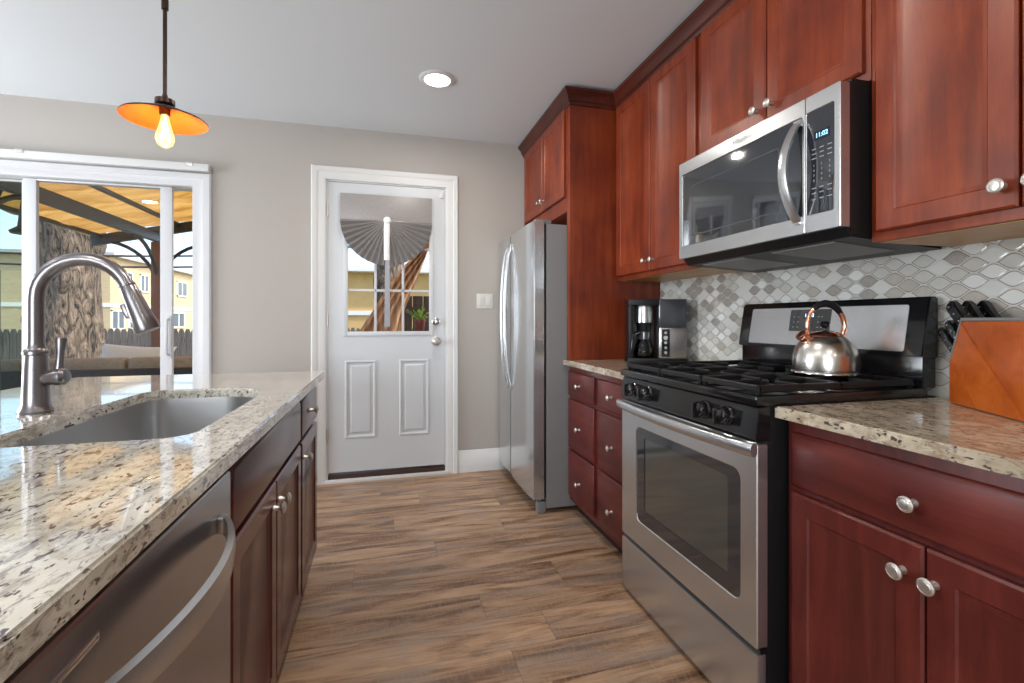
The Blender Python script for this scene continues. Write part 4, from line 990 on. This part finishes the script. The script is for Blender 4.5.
for i in range(3):
    x0 = sx0_+.14+i*cw
    b = MB(); b.box(x0+.01, x0+cw-.01, SY+.11, SY+.27, .36, .765, .05, 4); b.build('back_cushion', 'cushion', sf, 60)
    b = MB(); b.box(x0+.01, x0+cw-.01, SY+.12, SY+.85, .221, .36, .04, 4); b.build('seat_cushion', 'cushion', sf, 60)
pp = RAY(136, 5.42); b = MB(); pm = Matrix.Translation((pp.x, pp.y+.02, .70))@Matrix.Rotation(R(-14), 4, 'X')@Matrix.Rotation(R(4), 4, 'Y')
for sg in (-1, 1):
    gr = [[b.bm.verts.new(pm@Vector((u_*.38*(1-.10*(1-v_*v_)), sg*.085*(max(0, 1-u_**4)*max(0, 1-v_**4))**.45, v_*.17*(1-.14*(1-u_*u_))))) for v_ in [k_/6-1 for k_ in range(13)]] for u_ in [k_/10-1 for k_ in range(21)]]
    for a_, c_ in zip(gr, gr[1:]):
        for k_ in range(12): b.bm.faces.new((a_[k_], a_[k_+1], c_[k_+1], c_[k_]))
bmesh.ops.remove_doubles(b.bm, verts=b.bm.verts[:], dist=1e-4); tag(b.build('throw_pillow', 'pillow', None, 80), 'cream throw pillow propped on the patio sofa', 'pillow')
# fence
fn = thing('wooden_fence', 'weathered dark picket fence across the yard beyond the patio', 'fence', (-11, 14, GZ))
FYf = 14.0; x = -26.0; zt = ZP(329, 11.8); pk = 0
b2 = MB(); b2.box(-26, 6, FYf+.03, FYf+.08, GZ+.25, GZ+.34); b2.box(-26, 6, FYf+.03, FYf+.08, zt-.35, zt-.26); b2.build('rail', 'fence', fn)
mbs = MB()
while x < 6:
    dz = random.uniform(-.015, .015); vis = (-14.8 < x < -5.2)
    bb = MB() if vis else mbs
    bb.prism([(x, FYf, GZ), (x+.128, FYf, GZ), (x+.128, FYf, zt-.09+dz), (x+.098, FYf, zt+dz), (x+.03, FYf, zt+dz), (x, FYf, zt-.09+dz)], (0, .022, 0))
    if vis: bb.build('picket', 'fence', fn, smooth=False); pk += 1
    x += .14
tag(mbs.build('picket_run', 'fence', fn, smooth=False), None, None, kind='stuff')
# far brick building
bd = thing('brick_building', 'two-storey yellow brick apartment building beyond the fence', 'building', (-30, 50, GZ))
BX, BY, BT = -20.2, 42.7, 6.0
b = MB(); b.box(-60, BX, BY, BY+32, GZ, BT); b.build('walls', 'brick', bd, smooth=False)
b = MB(); b.box(-60.4, BX+.45, BY-.45, BY+32.4, BT, BT+.28); b.build('roof', 'roof', bd, smooth=False)
b = MB(); b.box(-60.1, BX+.06, BY-.06, BY+32.1, 2.15, 2.45); b.build('band', 'trim_out', bd, smooth=False)
def bwin(side, a0, a1, z0, z1):
    b = MB(); g = MB(); w_ = .12
    if side == 'x':
        b.box(BX-.02, BX+.10, a0, a0+w_, z0, z1).box(BX-.02, BX+.10, a1-w_, a1, z0, z1).box(BX-.02, BX+.10, a0, a1, z0, z0+w_).box(BX-.02, BX+.10, a0, a1, z1-w_, z1).box(BX-.02, BX+.09, (a0+a1)/2-.05, (a0+a1)/2+.05, z0, z1); g.box(BX-.02, BX+.04, a0+w_, a1-w_, z0+w_, z1-w_)
    else:
        b.box(a0, a0+w_, BY-.10, BY+.02, z0, z1).box(a1-w_, a1, BY-.10, BY+.02, z0, z1).box(a0, a1, BY-.10, BY+.02, z0, z0+w_).box(a0, a1, BY-.10, BY+.02, z1-w_, z1).box((a0+a1)/2-.05, (a0+a1)/2+.05, BY-.09, BY+.02, z0, z1); g.box(a0+w_, a1-w_, BY-.04, BY+.02, z0+w_, z1-w_)
    o = b.build('window', 'trim_out', bd, smooth=False); g.build('pane', 'win_dark', o, smooth=False)
def yat(px): t = (px-512)/FPX; return BX*(math.cos(R(15))-t*math.sin(R(15)))/(math.sin(R(15))+t*math.cos(R(15)))
for (a, c_) in ((122, 132), (139.5, 148), (176.5, 186.5), (200, 208)):
    bwin('x', yat(a), yat(c_), 3.55, 5.1)
for (a, c_) in ((110.5, 124), (128, 138), (172, 184)): bwin('x', yat(a), yat(c_), .4, 1.95)
for (x0, z0) in ((-24.4, 3.3), (-30, 3.3), (-36, 3.3), (-42, 3.3), (-24.4, .4), (-30, .4), (-36, .4), (-42, .4)): bwin('y', x0, x0+1.9, z0, z0+1.6)
# neighbour house behind entry door
nh = thing('yellow_garage', 'low yellow garage with white gutter seen through the entry door window', 'building', (-2, 19, GZ))
b = MB(); b.box(-3.6, 8, 17.0, 24, GZ, 2.78); b.build('walls', 'stucco', nh, smooth=False)
b = MB(); b.box(-4.0, 8.4, 16.55, 24.4, 2.78, 2.98, .02); b.build('gutter', 'trim_out', nh, smooth=False)
b = MB(); b.box(-3.65, 8.05, 16.93, 17.0, 1.32, 1.47); b.build('trim_board', 'trim_out', nh, smooth=False)
b = MB(); b.prism([(-4.0, 16.6, 2.98), (-4.0, 24.4, 2.98), (-4.0, 20.5, 3.1)], (12.4, 0, 0)); b.build('roof', 'roof', nh, smooth=False)
# striped canvas drape outside the entry door
def P3(px, py, y):
    d = y/(math.cos(R(15))-(px-512)/FPX*math.sin(R(15))); return Vector((PX(px, y), y, ZP(py, d)))
cuY = 4.75
left = [(348, 352), (359, 332), (375, 308), (391, 283), (405, 265), (421, 250), (426, 238)]
right = [(398, 352), (401, 332), (403, 313), (410, 296), (417, 280), (424, 262), (431, 244)]
b = MB(); rows = []
for (l, r) in zip(left, right):
    row = []
    for i in range(25):
        f = i/24; p = P3(l[0]+(r[0]-l[0])*f, l[1]+(r[1]-l[1])*f, cuY); p.y += .035*math.sin(f*25+l[1]*.01); row.append(b.bm.verts.new(p))
    rows.append(row)
for a, c_ in zip(rows, rows[1:]):
    for k in range(24): b.bm.faces.new((a[k], a[k+1], c_[k+1], c_[k]))
o = tag(b.build('canvas_curtain', 'drape', None, 80), 'tan striped canvas curtain tied back diagonally outside the entry door', 'curtain'); md = o.modifiers.new('s', 'SOLIDIFY'); md.thickness = .004
# dark privacy screen and ledge with potted plant
sc = thing('privacy_screen', 'dark slatted timber screen standing outside the entry door', 'privacy screen', (.45, 5.4, GZ))
x = PX(402, 5.4)
b = MB()
while x < 1.5: b.box(x, x+.11, 5.40, 5.425, GZ, 1.42, .004, 1); x += .118
b.build('slats', 'dark_timber', sc); b = MB(); b.box(PX(402, 5.4), 1.5, 5.426, 5.47, .1, .2).box(PX(402, 5.4), 1.5, 5.426, 5.47, 1.2, 1.3); b.build('rail', 'dark_timber', sc)
pq = P3(420, 331, 4.35)
st = thing('plant_stand', 'dark wooden plant stand under the potted plant by the door', 'plant stand', (pq.x, pq.y, GZ))
b = MB(); b.box(pq.x-.12, pq.x+.12, pq.y-.12, pq.y+.12, pq.z-.025, pq.z, .004); b.build('top', 'dark_timber', st)
for sx_ in (-1, 1):
    for sy_ in (-1, 1): b = MB(); b.box(pq.x+sx_*.10-.012, pq.x+sx_*.10+.012, pq.y+sy_*.10-.012, pq.y+sy_*.10+.012, GZ, pq.z-.025); b.build('leg', 'dark_timber', st)
pt = thing('potted_plant', 'small green leafy plant in a dark red pot outside the entry door', 'plant', pq)
b = MB(); b.lathe([(0, 0), (.035, 0), (.050, .085), (.055, .087), (.055, .105), (.048, .105), (.044, .09), (0, .09)], pq+Vector((0, 0, .0005)), seg=20); b.build('pot', 'pot', pt)
b = MB(); random.seed(11)
for i in range(26):
    a = random.uniform(0, 6.28); el = random.uniform(.2, 1.2); L = random.uniform(.05, .13); d = Vector((math.cos(a)*math.cos(el)-.15, math.sin(a)*math.cos(el), math.sin(el)))
    p0 = pq+Vector((0, 0, .095)); tip = p0+d*L; sd = d.cross(Vector((0, 0, 1))).normalized()*.022; nn = sd.cross(d).normalized()*.006
    b.tube([p0, tip-d*.02], .0018, 5); c0 = tip
    vs = [b.bm.verts.new(q) for q in (c0-d*.02, c0+sd+nn, c0+d*.035, c0-sd+nn)]; b.bm.faces.new(vs)
b.build('leaves', 'leaf', pt, recalc=False)
# dark tree behind the garage
tb = thing('leafless_tree', 'dark trunk of a second tree seen through the entry door window', 'tree', (.35, 8.0, GZ))
q = RAY(388, 9.0); tb.location = (q.x, q.y, GZ)
b = MB(); b.tube([(q.x, q.y, GZ), (q.x+.03, q.y, 1.2), (q.x-.02, q.y, 1.9), (q.x+.1, q.y, 3.4), (q.x+.05, q.y, 5)], [.30, .27, .25, .24, .15], 18); b.build('trunk', 'bark', tb, 60)
# power lines
for (ya, yb, d) in ((250, 252, 22), (261, 263, 22)):
    p = RAY(-60, d); q = RAY(330, d*1.1); b = MB(); pts = []
    for i in range(15): f = i/14; pts.append((p.x*(1-f)+q.x*f, p.y*(1-f)+q.y*f, (ZP(ya, d))*(1-f)+(ZP(yb, d*1.1))*f-.25*math.sin(math.pi*f)))
    b.tube(pts, .045, 6); tag(b.build('power_line', 'wire', None), 'upper black power line crossing above the brick building' if ya == 250 else 'lower black power line crossing above the brick building', 'power line')
